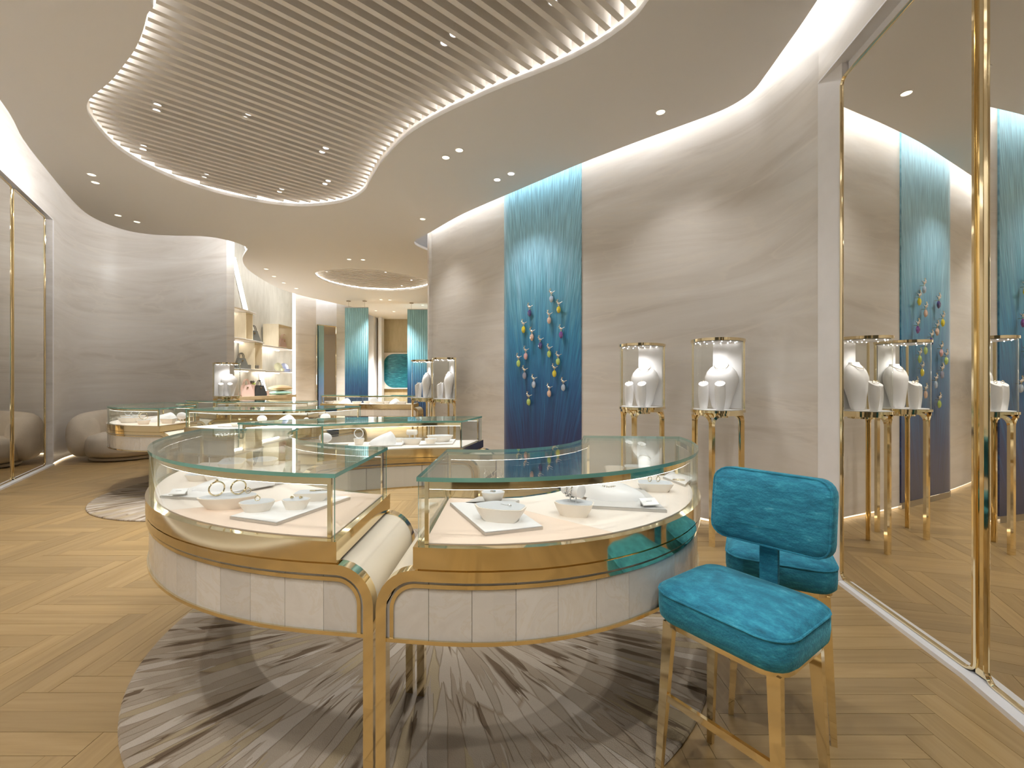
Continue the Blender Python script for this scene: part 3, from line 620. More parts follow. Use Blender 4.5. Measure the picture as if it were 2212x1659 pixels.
# ------------------------------------------------------------------ rugs
def rug(c, r, label):
    o = MB().lathe([(r, 0), (r + .002, .006), (r - .004, .013), (.001, .0135)], n=96).build('round_rug', 'rug_pile', None, True)
    o.location = (c[0], c[1], .0005); return tag(o, label, 'rug')
rug(RUGS[0][0], RUGS[0][1], 'round taupe rug with radiating carved strokes under the near glass counters')
rug(RUGS[1][0], RUGS[1][1], 'round taupe rug of radiating strokes under the farther glass counters')

# ------------------------------------------------------------------ glass counters
ZD, ZR0, ZT, ZB, ZG, HW, RA, EX = .797, .737, .716, .535, .990, .015, .10, .122
class Ring:
    def __init__(s, outer, inner, n=40):
        s.n = n; s.O, s.L = resample(outer, n); s.I, s.Li = resample(inner, n)
    def both(s, t):
        if t <= 0: k, q, e = 0, 0, t
        elif t >= 1: k, q, e = s.n - 2, 1, t - 1
        else: f = t * (s.n - 1); k = min(int(f), s.n - 2); q = f - k; e = 0
        o = s.O[k].lerp(s.O[k + 1], q); i = s.I[k].lerp(s.I[k + 1], q)
        if e:
            o = o + (s.O[k + 1] - s.O[k]).normalized() * e; i = i + (s.I[k + 1] - s.I[k]).normalized() * e
        return o, i
    def out(s, t, z, off):
        o, i = s.both(t); d = (o - i).normalized(); p = o + d * off; return Vector((p.x, p.y, z))
    def inn(s, t, z, off):
        o, i = s.both(t); d = (i - o).normalized(); p = i + d * off; return Vector((p.x, p.y, z))
    def poly(s, t0, t1, oo, oi, m=24):
        ts = [t0] + [k / m for k in range(m + 1) if t0 < k / m < t1] + [t1]
        return [s.out(t, 0, oo) for t in ts] + [s.inn(t, 0, oi) for t in reversed(ts)]
def arch_path(ring, full=True):
    """(t, z, metres along) for a frame: floor, up, round, across, down"""
    p = []; t0 = -EX + HW; L = ring.L
    p += [(t0, .0142, t0), (t0, ZT - RA, t0)]
    for k in range(1, 9):
        a = PI - PI / 2 * k / 8; p.append((t0 + RA + RA * math.cos(a), ZT - RA + RA * math.sin(a), t0 + RA + RA * math.cos(a)))
    for k in range(1, 24): p.append((k / 24, ZT, k / 24 * L))
    t1 = 1 + EX - HW; m1 = L + EX - HW
    for k in range(8, 0, -1):
        a = PI / 2 * k / 8; p.append((t1 - RA + RA * math.cos(a), ZT - RA + RA * math.sin(a), m1 - RA + RA * math.cos(a)))
    p += [(t1, ZT - RA, m1), (t1, .0142, m1)]
    return p
def counter(ring, label, panels='pearl', seam=(.35, .12), pw=.125, deck='deck_cream'):
    c, _ = ring.both(.5); t = thing('glass_counter', label, 'display counter', (c.x, c.y, 0))
    pa = arch_path(ring)
    for f, nm in ((ring.out, 'outer_frame'), (ring.inn, 'inner_frame')):
        sweep_strip(MB(), f, pa, 2 * HW, -.03, .010).build(nm, 'gold', t, True, auto=math.radians(30))
        # slim second line of the moulding
        g = .030; rr = RA - g; t0 = -EX + HW + g; q = [(t0, ZB, t0), (t0, ZT - g - rr, t0)]
        q += [(t0 + rr - rr * math.cos(PI / 2 * k / 8), ZT - g - rr + rr * math.sin(PI / 2 * k / 8), t0 + rr - rr * math.cos(PI / 2 * k / 8)) for k in range(1, 9)]
        q += [(k / 24, ZT - g, k / 24 * ring.L) for k in range(1, 24)]
        q += [(1 - a, z, ring.L - m) for a, z, m in q[9::-1]]
        sweep_strip(MB(), f, q, .011, -.012, .004).build('panel_bead', 'gold', t, True, auto=math.radians(30))
    # end pads of leather, rolled over the ends
    for sgn in (0, 1):
        rows = []
        prof = [(-EX + .004, ZB - .01)] + [(-EX + .004 + RA - RA * math.cos(PI / 2 * k / 8), ZT - RA + RA * math.sin(PI / 2 * k / 8) + .008) for k in range(9)] + [(.02, ZT + .008)]
        for a, z in prof:
            tt = a if sgn == 0 else 1 - a
            if 0 < tt < 1: tt = .0 if sgn == 0 else 1.0
            rows.append([ring.out(tt, z, -.028), ring.inn(tt, z, -.028)])
        MB().loft(rows, cap=False, closed=False).build('end_pad', 'cream_leather', t, True, auto=math.radians(60))
        tt = -EX + .01 if sgn == 0 else 1 + EX - .01
        rr = [[ring.out(tt + d, z, -.0), ring.inn(tt + d, z, -.0)] for d in (-.008, .008) for z in (ZB - .012, ZB + .018)]
        MB().loft([[rr[0][0], rr[1][0], rr[3][0], rr[2][0]], [rr[0][1], rr[1][1], rr[3][1], rr[2][1]]]).build('tie_bar', 'gold', t)
    # bottom plate and bottom rail
    MB().prism(ring.poly(-EX + .03, 1 + EX - .03, .006, .006), ZB - .011, ZB).build('bottom_plate', 'gold', t)
    # cladding, outer face
    span = ring.L + 2 * (EX - .03); n = max(3, round(span / pw)); tc = -EX + HW + RA
    def conv(m): return m if m < 0 else (m / ring.L if m <= ring.L else 1 + m - ring.L)
    def ztop(m):
        d = m if m < ring.L / 2 else ring.L - m
        return ZT - HW if d > tc else ZT - RA + math.sqrt(max((RA - HW) ** 2 - (d - tc) ** 2, 0))
    for k in range(n):
        m0 = -EX + .03 + span * k / n + .0006; m1 = -EX + .03 + span * (k + 1) / n - .0006; dep = random.uniform(.0, .0015)
        ss = [m0 + (m1 - m0) * q / 4 for q in range(5)]
        mb = MB(); mb.loft([[ring.out(conv(m), ZB, -.012), ring.out(conv(m), ZB, -dep), ring.out(conv(m), max(ztop(m), ZB + .02), -dep), ring.out(conv(m), max(ztop(m), ZB + .02), -.012)] for m in ss])
        mb.build('pearl_panel' if panels == 'pearl' else 'clad_panel', 'pearl', t)
    # cladding, inner face: leather drawer fronts
    spi = ring.Li + 2 * (EX - .03); n = max(2, round(spi / .36))
    def convi(m): return m if m < 0 else (m / ring.Li if m <= ring.Li else 1 + m - ring.Li)
    def ztopi(m):
        d = m if m < ring.Li / 2 else ring.Li - m
        return ZT - HW if d > tc else ZT - RA + math.sqrt(max((RA - HW) ** 2 - (d - tc) ** 2, 0))
    for k in range(n):
        m0 = -EX + .03 + spi * k / n + .002; m1 = -EX + .03 + spi * (k + 1) / n - .002
        ss = [m0 + (m1 - m0) * q / 6 for q in range(7)]
        mb = MB(); mb.loft([[ring.inn(convi(m), ZB, -.012), ring.inn(convi(m), ZB, -.002), ring.inn(convi(m), max(ztopi(m), ZB + .02), -.002), ring.inn(convi(m), max(ztopi(m), ZB + .02), -.012)] for m in ss])
        mb.build('drawer_front', 'cream_leather', t)
    # inner core closing the body
    MB().prism(ring.poly(0, 1, -.013, -.013), ZB, ZT + .005).build('body_core', 'cream_leather', t)
    # brass rim under the glass
    e = .012
    MB().prism(ring.poly(-e, 1 + e, e, e), ZR0, ZD).build('brass_rim', 'gold', t, True, auto=math.radians(25))
    MB().prism(ring.poly(-.002, 1.002, -.004, -.004), ZT + HW - .002, ZR0).build('rim_shadow_gap', 'gold_dark', t)
    # decks
    a, b = seam
    def deckpoly(t0o, t0i, t1o, t1i, m=14):
        return [ring.out(t0o + (t1o - t0o) * k / m, 0, -.018) for k in range(m + 1)] + [ring.inn(t1i + (t0i - t1i) * k / m, 0, -.018) for k in range(m + 1)]
    ea = .016 / ring.L
    MB().prism(deckpoly(ea, ea, a, b), ZD, ZD + .003).build('deck_pad', 'deck_peach', t)
    MB().prism(deckpoly(a + .0005, b + .0005, 1 - ea, 1 - ea), ZD, ZD + .003).build('deck_pad', deck, t)
    # glass: top, front, back, ends
    MB().prism(ring.poly(-.004, 1.004, .004, .004, 36), ZG - .012, ZG, 0, 1).build('glass_top', 'glass', t, mats=['glass', 'glass_edge'])
    for f, nm in ((ring.out, 'glass_front'), (ring.inn, 'glass_back')):
        mb = MB(); m = 32; ts = [k / m for k in range(m + 1)]
        A = [f(q, ZD + .001, 0) for q in ts]; B = [f(q, ZG - .0125, 0) for q in ts]; A2 = [f(q, ZD + .001, -.008) for q in ts]; B2 = [f(q, ZG - .0125, -.008) for q in ts]
        k = m + 1
        mb.add(A + B + A2 + B2, [[i, i + 1, k + i + 1, k + i] for i in range(m)] + [[2 * k + i + 1, 2 * k + i, 3 * k + i, 3 * k + i + 1] for i in range(m)], 0)
        mb.add([A[0], B[0], B2[0], A2[0]], [(0, 1, 2, 3)], 1); mb.add([A[-1], B[-1], B2[-1], A2[-1]], [(3, 2, 1, 0)], 1)
        mb.build(nm, 'glass', t, smooth=True, mats=['glass', 'glass_edge'], auto=math.radians(30))
    for tt, s in ((0, 1), (1, -1)):
        d = .008 / ring.L
        rr = [ring.out(tt, 0, -.009), ring.inn(tt, 0, -.009), ring.inn(tt + s * d, 0, -.009), ring.out(tt + s * d, 0, -.009)]
        MB().prism(rr, ZD + .001, ZG - .0125).build('glass_end', 'glass', t)
    # posts, rails and lamps in the case
    for tt, s in ((0, 1), (1, -1)):
        for f in (ring.out, ring.inn):
            da, db = .016 / ring.L, .028 / ring.L
            rr = [f(tt + s * da, 0, -.014), f(tt + s * db, 0, -.014), f(tt + s * db, 0, -.026), f(tt + s * da, 0, -.026)]
            MB().prism(rr, ZD + .001, ZG - .014).build('post', 'gold', t)
    for f, nm in ((ring.out, 'front_rail'), (ring.inn, 'back_rail')):
        path = [(.016 / ring.L + (1 - .032 / ring.L) * k / 30, ZG - .026, k / 30) for k in range(31)]
        rl = sweep_strip(MB(), f, path, .022, -.016, -.024).build(nm, 'gold', t, True, auto=math.radians(30))
        m = 30; q = [(.03 / ring.L + (1 - .06 / ring.L) * k / m) for k in range(m + 1)]
        A = [f(u, ZG - .0375, -.0165) for u in q]; B = [f(u, ZG - .0375, -.0235) for u in q]; st = MB()
        st.add(A + B, [[i, i + 1, m + 2 + i, m + 1 + i] for i in range(m)]); st.build('light_strip', 'case_led', rl)
    return t
def pg(x, y): v = P(x, y, ZG); return Vector((v.x, v.y, 0))
C1 = Ring(arc((-.365, 2.72), 1.44, -96, -173.6), arc((-.365, 2.72), .905, -99.6, -173.6))
C2 = Ring(arc((-.106, 2.163), .932, -99.7, 2.0), [Vector((-.106 + r * math.cos(math.radians(a)), 2.163 + r * math.sin(math.radians(a)), 0)) for a, r in ((-111, .417), (-90, .41), (-70, .41), (-50, .412), (-30, .42), (-10, .445), (8.7, .475))])
C3 = Ring(catmull([pg(*p) for p in ((515, 913), (570, 908.8), (640, 905.6), (744, 902), (829, 901), (940, 899.6), (1040, 898.8))], 6), catmull([pg(*p) for p in ((697.7, 917), (760, 913.7), (858, 910.5), (938, 909), (997, 909))], 6))
C4 = Ring(arc((-3.75, 6.06), 1.31, -91, -195), arc((-3.75, 6.06), .68, -97, -195))
C5 = Ring(catmull([(-3.42, 4.66), (-3.0, 4.47), (-2.54, 4.41), (-2.18, 4.5), (-1.93, 4.79), (-1.79, 5.25)], 6), catmull([(-3.25, 5.15), (-2.9, 5.02), (-2.65, 5.02), (-2.45, 5.1), (-2.34, 5.25), (-2.28, 5.42)], 6))
C6 = Ring(catmull([(-5.2, 7.08), (-4.8, 7.13), (-4.2, 7.16), (-3.6, 7.1), (-3.05, 6.98)], 6), catmull([(-4.3, 6.47), (-4.0, 6.54), (-3.7, 6.55), (-3.3, 6.5), (-2.95, 6.42)], 6))
C7 = Ring(catmull([(-4.45, 10.35), (-3.7, 10.02), (-2.95, 9.88), (-2.2, 9.85)], 6), catmull([(-4.25, 10.9), (-3.6, 10.6), (-2.95, 10.45), (-2.2, 10.42)], 6))
counter(C1, 'curved glass jewellery counter in the left foreground with pearl panels and gold arch legs', seam=(.40, .10))
counter(C2, 'curved glass jewellery counter in the right foreground, bulging towards the teal stools', seam=(.36, .14))
counter(C3, 'curved glass counter right behind the foreground pair, its drawer side facing the viewer', seam=(.05, .05))
counter(C4, 'curved glass counter beside the round armchair on the far left', seam=(.3, .1), pw=.16)
counter(C5, 'curved glass counter in the middle distance, in front of the shelving bags', seam=(.08, .08), pw=.16)
counter(C6, 'farther curved glass counter below the shelving and the lone glass pedestal', seam=(.08, .08), pw=.2)
counter(C7, 'long glass counter at the back below the blue hangings', seam=(.05, .05), pw=.2)

# ------------------------------------------------------------------ jewellery props
ZK = ZD + .003                                  # deck top
def board(pts, label, z=ZK, th=.011, mat='white_board', edge='steel_edge'):
    q = [P(x, y, z) for x, y in pts]; c = sum(q, Vector()) / len(q)
    t = thing('display_board', label, 'display board', c)
    poly = [(p.x, p.y) for p in q]
    cen = Vector((c.x, c.y, 0)); ins = [cen + (Vector((p.x, p.y, 0)) - cen) * .985 for p in q]
    MB().prism(poly, z, z + th - .002).build('metal_edge', edge, t)
    MB().prism([(p.x, p.y) for p in ins], z + th - .002, z + th).build('face', mat, t)
    return z + th
def smooth_poly(pts, per=5): return catmull([Vector((a, b, 0)) for a, b in pts], per, True)
SHAPES = {'leaf': [(-.5, -.02), (-.3, -.2), (.0, -.27), (.3, -.22), (.5, -.02), (.34, .2), (0, .27), (-.3, .18)],
          'diamond': [(-.48, .02), (-.30, -.24), (.10, -.30), (.46, -.24), (.50, .10), (.18, .30), (-.16, .28)],
          'round': [(math.cos(k * PI / 5) * .5, math.sin(k * PI / 5) * .36) for k in range(10)],
          'slab': [(-.5, -.25), (-.2, -.30), (.48, -.28), (.5, .2), (.1, .30), (-.46, .26)]}
def riser(x, y, shape, size, rz, h, label, z=ZK, tilt=.0, tp=.68, pos=None):
    """boat-shaped jewellery riser: cream leather sides flaring up to a pale grey top with a cream lip"""
    v = pos if pos is not None else P(x, y, z)
    t = thing('jewellery_riser', label, 'riser', (v.x, v.y, z)); t.rotation_euler = (0, 0, math.radians(rz))
    sh = smooth_poly(SHAPES[shape]) if shape in ('leaf', 'round') else smooth_poly(SHAPES[shape], 3)
    if shape in ('diamond', 'slab'):
        base = [Vector((a, b, 0)) for a, b in SHAPES[shape]]; sh = []
        for i in range(len(base)):
            p0, p1, p2 = base[i - 1], base[i], base[(i + 1) % len(base)]
            for k in range(4):
                u = k / 3; sh.append(p1.lerp(p0, .16).lerp(p1, u).lerp(p1.lerp(p2, .16), u))
    sh = [p * size for p in sh]
    def zt(p): return h + tilt * (p.y / size)
    with local():
        rings = [[(p.x * tp, p.y * tp, 0) for p in sh], [(p.x * (tp + .2), p.y * (tp + .2), zt(p) * .55) for p in sh], [(p.x, p.y, zt(p)) for p in sh]]
        MB().loft(rings).build('leather_side', 'riser_side', t, True, auto=math.radians(50))
        mb = MB(); mb.loft([[(p.x * .93, p.y * .93, zt(p) - .001) for p in sh], [(p.x * .93, p.y * .93, zt(p) + .0012) for p in sh]]); mb.build('top_pad', 'riser_top', t)
    return z + h + .0012, v
def neckform(x, y, L, rz, hgt, label, z=ZK, wid=.55, pos=None):
    """reclining teardrop necklace form"""
    v = pos if pos is not None else P(x, y, z)
    rings = []; m = 16
    for k in range(m + 1):
        u = k / m; w = wid * L * (math.sin(PI * (u * .86 + .10)) ** .9) * (.55 if u > .9 else 1) * .5; hh = hgt * (1 - u) ** .62 * min(1, (u / .22 + .12)) ** .5 + .008
        w = max(w, .012)
        rings.append([(L * (u - .5), w * math.cos(a) , max(.0, hh * math.sin(a))) for a in [PI * i / 14 for i in range(15)]])
    o = MB().loft(rings).build('necklace_form', 'bust_white', None, True, auto=math.radians(60)); o.location = (v.x, v.y, z); o.rotation_euler = (0, 0, math.radians(rz))
    tag(o, label, 'necklace stand'); return o
def jewel(name, label, cat, mb, mat='gold', loc=None, rz=0):
    o = mb.build(name, mat, None, True)
    if loc is not None: o.location = loc
    o.rotation_euler = (0, 0, rz); return tag(o, label, cat)
RX = Matrix.Rotation(PI / 2, 3, 'X')
def hoop(R, r=.0022, gem=False):
    mb = MB(); mb.torus((0, 0, R + r), R, r, RX)
    if gem: mb.ball((0, 0, 2 * R + 2 * r), r * 2.2, n=8, m=6)
    return mb
def chain(pts, r=.0012, links=0):
    mb = MB()
    if links:
        pts, L = resample3(pts, links)
        for i, p in enumerate(pts[:-1]):
            d = (pts[i + 1] - p).normalized(); M = d.to_track_quat('X', 'Z').to_matrix() @ Matrix.Rotation((i % 2) * PI / 2, 3, 'X')
            ll = (pts[i + 1] - p).length * .75
            mb.tube([p + M @ Vector((ll * math.cos(a), ll * .55 * math.sin(a), 0)) for a in [2 * PI * k / 10 for k in range(10)]], r, 5, True)
    else: mb.tube(pts, r, 6)
    return mb
def resample3(pts, n):
    pts = [Vector(p) for p in pts]; L = [0]
    for a, b in zip(pts, pts[1:]): L.append(L[-1] + (b - a).length)
    out = []; k = 0
    for i in range(n):
        s = L[-1] * i / (n - 1)
        while k < len(L) - 2 and L[k + 1] < s: k += 1
        out.append(pts[k].lerp(pts[k + 1], (s - L[k]) / max(L[k + 1] - L[k], 1e-9)))
    return out, L[-1]
def card(x, y, z, rz, label, w=.055):
    v = P(x, y, z); t = thing('price_card', label, 'card', (v.x, v.y, z)); t.rotation_euler = (math.radians(0), 0, math.radians(rz))
    with local():
        M = Matrix.Rotation(math.radians(22), 3, 'X')
        MB().box((0, 0, .017), (w, w * .66, .004), M=M).build('plate', 'card_white', t)
        MB().box((0, .012, .009), (w * .9, .006, .018)).build('foot', 'steel_edge', t)
        MB().box(Vector((0, 0, .0195)), (w * .36, .0022, .0004), M=M).build('print_line', 'print_grey', t)
    return t

def rp(ring, t, v): o, i = ring.both(t); p = o.lerp(i, v); return Vector((p.x, p.y, 0))
# --- left foreground counter
zb = board(((345, 1076), (440, 1082), (632, 1041), (480, 1040)), 'long pale board under the necklace form in the left foreground counter', mat='white_board')
card(386, 1071, zb, 14, 'small white card at the left tip of the long board')
neckform(508, 1052, .30, 205, .075, 'white reclining necklace form behind the two gold bangles', z=zb, wid=.5)
jewel('necklace', 'thin gold necklace on the reclining form behind the bangles', 'necklace', chain([P(548, 1030, zb + .078), P(566, 1036, zb + .06), P(585, 1040, zb + .035), P(596, 1042, zb + .006)], .0012))
zt, v = riser(493, 1096, 'leaf', .20, 14, .042, 'large leaf-shaped riser carrying two upright gold bangles')
for dx, dy, lab in ((-.035, -.01, 'upright gold bangle on the leaf riser, left of two'), (.03, .012, 'upright gold bangle on the leaf riser, right of two')):
    jewel('bangle', lab, 'bangle', hoop(.025, .0028, True), 'gold', (v.x + dx, v.y + dy, zt), .9)
jewel('ring', 'small gold ring standing behind the two bangles', 'ring', hoop(.009, .0014, True), 'gold', (v.x + .055, v.y + .03, zt), .7)
zb2 = board(((496, 1121.5), (597, 1136), (757, 1079), (664, 1069)), 'white board with two small risers near the front glass corner')
zt, v = riser(556, 1103, 'round', .115, 12, .032, 'small oval riser with a tiny gold ring on the white board', z=zb2)
jewel('ring', 'tiny gold flower ring on the small oval riser', 'ring', hoop(.008, .0014, True), 'gold', (v.x, v.y, zt), .4)
zt, v = riser(638, 1099, 'diamond', .10, 10, .034, 'faceted riser with a pair of gold ear studs', z=zb2)
for dx, lab in ((-.016, 'left'), (.016, 'right')): jewel('ear_stud', f'{lab} gold ear stud on the faceted riser', 'earring', MB().ball((0, 0, .004), .005, n=8, m=6).ball((.005, .002, .004), .003, n=6, m=4), 'gold', (v.x + dx, v.y + .004, zt))
zt, v = riser(676, 1080, 'slab', .13, 8, .032, 'long slab riser with a gold pendant behind the corner post', z=zb2)
jewel('pendant', 'gold pendant necklace lying on the slab riser', 'pendant', chain([(.05, .03, .002), (.02, .012, .002), (0, 0, .002), (.028, .004, .002), (.055, .012, .002)], .001).box((0, 0, .003), (.022, .009, .003)), 'gold', (v.x, v.y, zt))
zt, v = riser(432, 1038, 'leaf', .13, 10, .03, 'leaf-shaped riser at the back left of the left foreground counter')
jewel('ring', 'gold ring on the back left leaf riser', 'ring', hoop(.009, .0014, True), 'gold', (v.x, v.y, zt), .5)
zt, v = riser(465, 1040, 'round', .09, 0, .028, 'small oval riser just behind the leaf riser with the bangles')
jewel('ring', 'gold ring on the oval riser behind the bangles', 'ring', hoop(.009, .0014, True), 'gold', (v.x, v.y, zt), .2)
for x, y, lab in ((430, 1010, 'silver cross pendant on a slim stand at the back'), (452, 1012, 'gold pendant on a slim stand beside the silver cross')):
    v = P(x, y, ZK); t = thing('pendant_stand', lab, 'pendant', v)
    with local():
        MB().lathe([(.012, 0), (.012, .003), (.002, .005), (.0016, .06)], n=10).build('stem', 'bust_white', t)
        MB().box((0, 0, .064), (.022, .003, .005)).box((0, 0, .066), (.005, .003, .02)).build('cross', 'silver' if 'silver' in lab else 'gold', t)
zt, v = riser(502, 1012, 'slab', .13, 8, .04, 'tall slab riser at the rear of the left foreground counter', tilt=.04)
jewel('ring', 'ring on the tall rear slab riser', 'ring', hoop(.008, .0014, True), 'silver', (v.x - .01, v.y, zt), .2)
riser(566, 1006, 'leaf', .17, 6, .036, 'wide leaf riser at the rear, left of the reflection of the gold post', tilt=.03)
# --- right foreground counter
zb = board(((971.8, 1091.5), (1047.8, 1158), (1173, 1144), (1092, 1088)), 'white square board with the large faceted riser in the right foreground counter')
zt, v = riser(1078, 1122, 'diamond', .185, -14, .046, 'large faceted riser with a silver pendant, right foreground counter', z=zb)
jewel('pendant', 'silver bar pendant on the large faceted riser', 'pendant', chain([(-.012, .03, .001), (-.006, .014, .001), (0, 0, .002)], .0006).box((.002, -.004, .003), (.005, .013, .004)).ball((.003, -.011, .003), .003, n=8, m=5), 'silver', (v.x + .03, v.y - .012, zt), .5)
zc2 = board(((1005, 1092), (1035, 1078), (1122, 1086), (1100, 1100)), 'small grey board under the earring bowl', mat='grey_board')
zt, v = riser(1065, 1083, 'round', .088, 0, .036, 'cream bowl holding the branching earring stand', z=zc2)
t = thing('earring_stand', 'slim silver stand with a pair of chain earrings', 'earring stand', (v.x, v.y, zt))
with local():
    MB().lathe([(.011, 0), (.010, .002), (.0014, .003), (.0012, .045)], n=10).tube([(0, 0, .045), (.006, 0, .072), (.02, 0, .082), (.030, 0, .072)], .0011, 6).tube([(0, 0, .045), (-.006, 0, .072), (-.02, 0, .082), (-.030, 0, .072)], .0011, 6).build('stem', 'silver', t, True)
    for s in (-1, 1): chain([(s * .030, 0, .074), (s * .030, 0, .012)], .0013, 6).build('earring', 'silver', t, True)
zt, v = riser(1238, 1113, 'diamond', .145, -10, .045, 'faceted riser under the white bracelet roll')
t = thing('bracelet_roll', 'white roll on two pins wearing a heavy silver chain bracelet', 'bracelet stand', (v.x, v.y, zt)); t.rotation_euler = (0, 0, math.radians(-52))
with local():
    MB().tube([(-.04, 0, .042), (-.038, 0, .042), (.038, 0, .042), (.04, 0, .042)], [.019, .022, .022, .019], 20).build('roll', 'bust_white', t, True)
    for s in (-1, 1): MB().tube([(s * .014, 0, 0), (s * .014, 0, .022)], .002, 6).build('pin', 'bust_white', t)
    for k, xo in enumerate((-.012, .010)):
        chain([(xo + .006 * math.sin(a), .0245 * math.cos(a), .042 + .0245 * math.sin(a)) for a in [2 * PI * i / 20 for i in range(21)]], .0016, 15).build('chain', 'silver', t, True)
zb = board(((1262, 1098), (1441, 1108), (1388, 1059), (1270, 1066)), 'grey board under the large necklace form, right foreground counter', mat='grey_board')
neckform(1322, 1072, .26, -24, .085, 'large white reclining necklace form on the right foreground counter', z=zb, wid=.62)
jewel('necklace', 'silver chain necklace on the large reclining form', 'necklace', chain([P(1303, 1050, zb + .075), P(1316, 1052, zb + .072), P(1330, 1050, zb + .078)], .0016, 12), 'silver')
card(1402, 1094, zb, 10, 'small white card on the grey board beside the large necklace form', .06)
zt, v = riser(1414, 1060, 'slab', .15, -8, .036, 'slab riser with gold rings at the right of the counter')
for dx, lab in ((-.02, 'left gold ring on the right-hand slab riser'), (.015, 'right gold ring on the right-hand slab riser')): jewel('ring', lab, 'ring', hoop(.010, .0016, True), 'gold', (v.x + dx, v.y, zt), .5)
zb = board(((1432, 1034), (1480, 1052), (1497, 1036), (1452, 1022)), 'white board at the right curve of the front glass', mat='white_board')
jewel('bracelet', 'oval gold bracelet on the white board at the right curve', 'bracelet', MB().tube([(.026 * math.cos(a), .012 * math.sin(a), .0015) for a in [2 * PI * k / 24 for k in range(24)]], .0014, 6, True), 'gold', P(1466, 1037, zb), -.2)
zt, v = riser(1326, 1024, 'round', .10, -12, .038, 'cream oval riser with three studs at the back of the right counter', tilt=-.03)
for k in range(3): jewel('ear_stud', ('left', 'middle', 'right')[k] + ' small stud on the back oval riser', 'earring', MB().ball((0, 0, .003), .004, n=8, m=6), 'silver', (v.x - .025 + .025 * k, v.y + .004 * k, zt))
riser(1376, 1022, 'slab', .13, -6, .036, 'slab riser behind the silver-chained necklace form')
# --- counter with the drawer side facing the viewer
def disc(x, y, label, z=ZK, r=.045, rz=0, pos=None):
    v = pos if pos is not None else P(x, y, z); t = thing('oval_display', label, 'jewellery stand', (v.x, v.y, z)); t.rotation_euler = (0, 0, rz)
    with local():
        MB().ball((0, 0, .072), r, .018, r * .72, 20, 10).build('oval_pad', 'bust_white', t, True)
        for s in (-1, 1): MB().tube([(s * .016, 0, 0), (s * .016, 0, .045)], .003, 6).build('pin', 'bust_white', t)
board(((672, 969), (735, 976), (785, 967), (718, 961)), 'white board at the left end of the drawer counter')
disc(703, 968, 'oval pad on two pins at the left of the drawer counter', z=ZK + .011)
riser(735, 969, 'slab', .11, 0, .035, 'slab riser next to the oval pad, drawer counter', z=ZK + .011)
zt, v = riser(775, 961, 'diamond', .085, 0, .048, 'cream bowl with an upright hoop, drawer counter')
jewel('bangle', 'upright hoop bangle on the cream bowl', 'bangle', hoop(.033, .0028), 'bust_white', (v.x, v.y, zt), 0)
zb = board(((800, 966), (868, 964), (880, 955), (820, 954)), 'white board under the shell-like necklace form, drawer counter')
neckform(826, 960, .19, 190, .10, 'shell-like white necklace form in the middle of the drawer counter', z=zb, wid=.7)
riser(860, 958, 'leaf', .08, 0, .04, 'small riser right of the shell-like necklace form')
zt, v = riser(890, 960, 'leaf', .15, 0, .045, 'boat riser carrying a bracelet roll, drawer counter')
t = thing('bracelet_roll', 'small cream bracelet roll on the boat riser of the drawer counter', 'bracelet stand', (v.x, v.y, zt))
with local():
    MB().tube([(-.04, 0, .045), (-.035, 0, .045), (.035, 0, .045), (.04, 0, .045)], [.014, .02, .02, .014], 16).build('roll', 'riser_side', t, True)
    for s in (-1, 1): MB().tube([(s * .02, 0, 0), (s * .02, 0, .03)], .003, 6).build('pin', 'bust_white', t)
zb = board(((905, 963), (978, 961), (985, 951), (920, 953)), 'white board at the right end of the drawer counter')
riser(950, 954, 'leaf', .20, 4, .048, 'long boat riser at the right end of the drawer counter', z=zb)
riser(930, 958, 'round', .09, 0, .035, 'small bowl in front of the long boat riser', z=zb)
# --- farther counters
zt, v = riser(0, 0, 'leaf', .26, 20, .06, 'back leaf riser with rings on the counter by the armchair', pos=rp(C4, .56, .34))
for dx, lab in ((-.06, 'left'), (.03, 'right')): jewel('bangle', f'{lab} silver bangle on the back leaf riser by the armchair', 'bangle', hoop(.035, .004), 'silver', (v.x + dx, v.y, zt), .6)
zt, v = riser(0, 0, 'leaf', .26, 18, .06, 'front leaf riser on the counter by the armchair', pos=rp(C4, .35, .30))
jewel('bangle', 'silver bangle on the front leaf riser by the armchair', 'bangle', hoop(.035, .004), 'silver', (v.x + .04, v.y, zt), .6)
neckform(0, 0, .30, 200, .12, 'large white necklace form on the counter by the armchair', wid=.5, pos=rp(C4, .24, .68))
zt, v = riser(0, 0, 'round', .14, 0, .05, 'small bowl with a hoop at the corner post by the armchair', pos=rp(C4, .15, .22))
jewel('bangle', 'hoop standing in the small bowl at the corner post', 'bangle', hoop(.038, .003), 'gold', (v.x, v.y, zt), .5)
riser(0, 0, 'slab', .16, 0, .055, 'slab riser right of the corner post by the armchair', pos=rp(C4, .07, .50))
disc(0, 0, 'oval pad at the right end of the counter by the armchair', r=.06, pos=rp(C4, .07, .80))
zb = board(((470, 923), (545, 924), (560, 919), (490, 919)), 'pale board at the left of the middle counter')
riser(512, 920, 'round', .14, 0, .03, 'flat bowl on the pale board, middle counter', z=zb)
t = thing('earring_stand', 'gold earring stand on the pale board, middle counter', 'earring stand', P(530, 920.5, zb + .0))
with local():
    MB().tube([(0, 0, 0), (0, 0, .13)], .002, 6).tube([(-.06, 0, .125), (0, 0, .13), (.06, 0, .125)], .002, 6).build('stem', 'gold', t)
    for s in (-1, 1): MB().tube([(s * .06, 0, .125), (s * .06, 0, .085)], .0015, 5).ball((s * .06, 0, .075), .012, n=8, m=6).build('earring', 'gold', t)
disc(566, 919, 'oval pad in the middle of the middle counter', r=.055)
neckform(617, 919, .20, 270, .12, 'white neck form in the middle counter, left of the light reflection', wid=1.1)
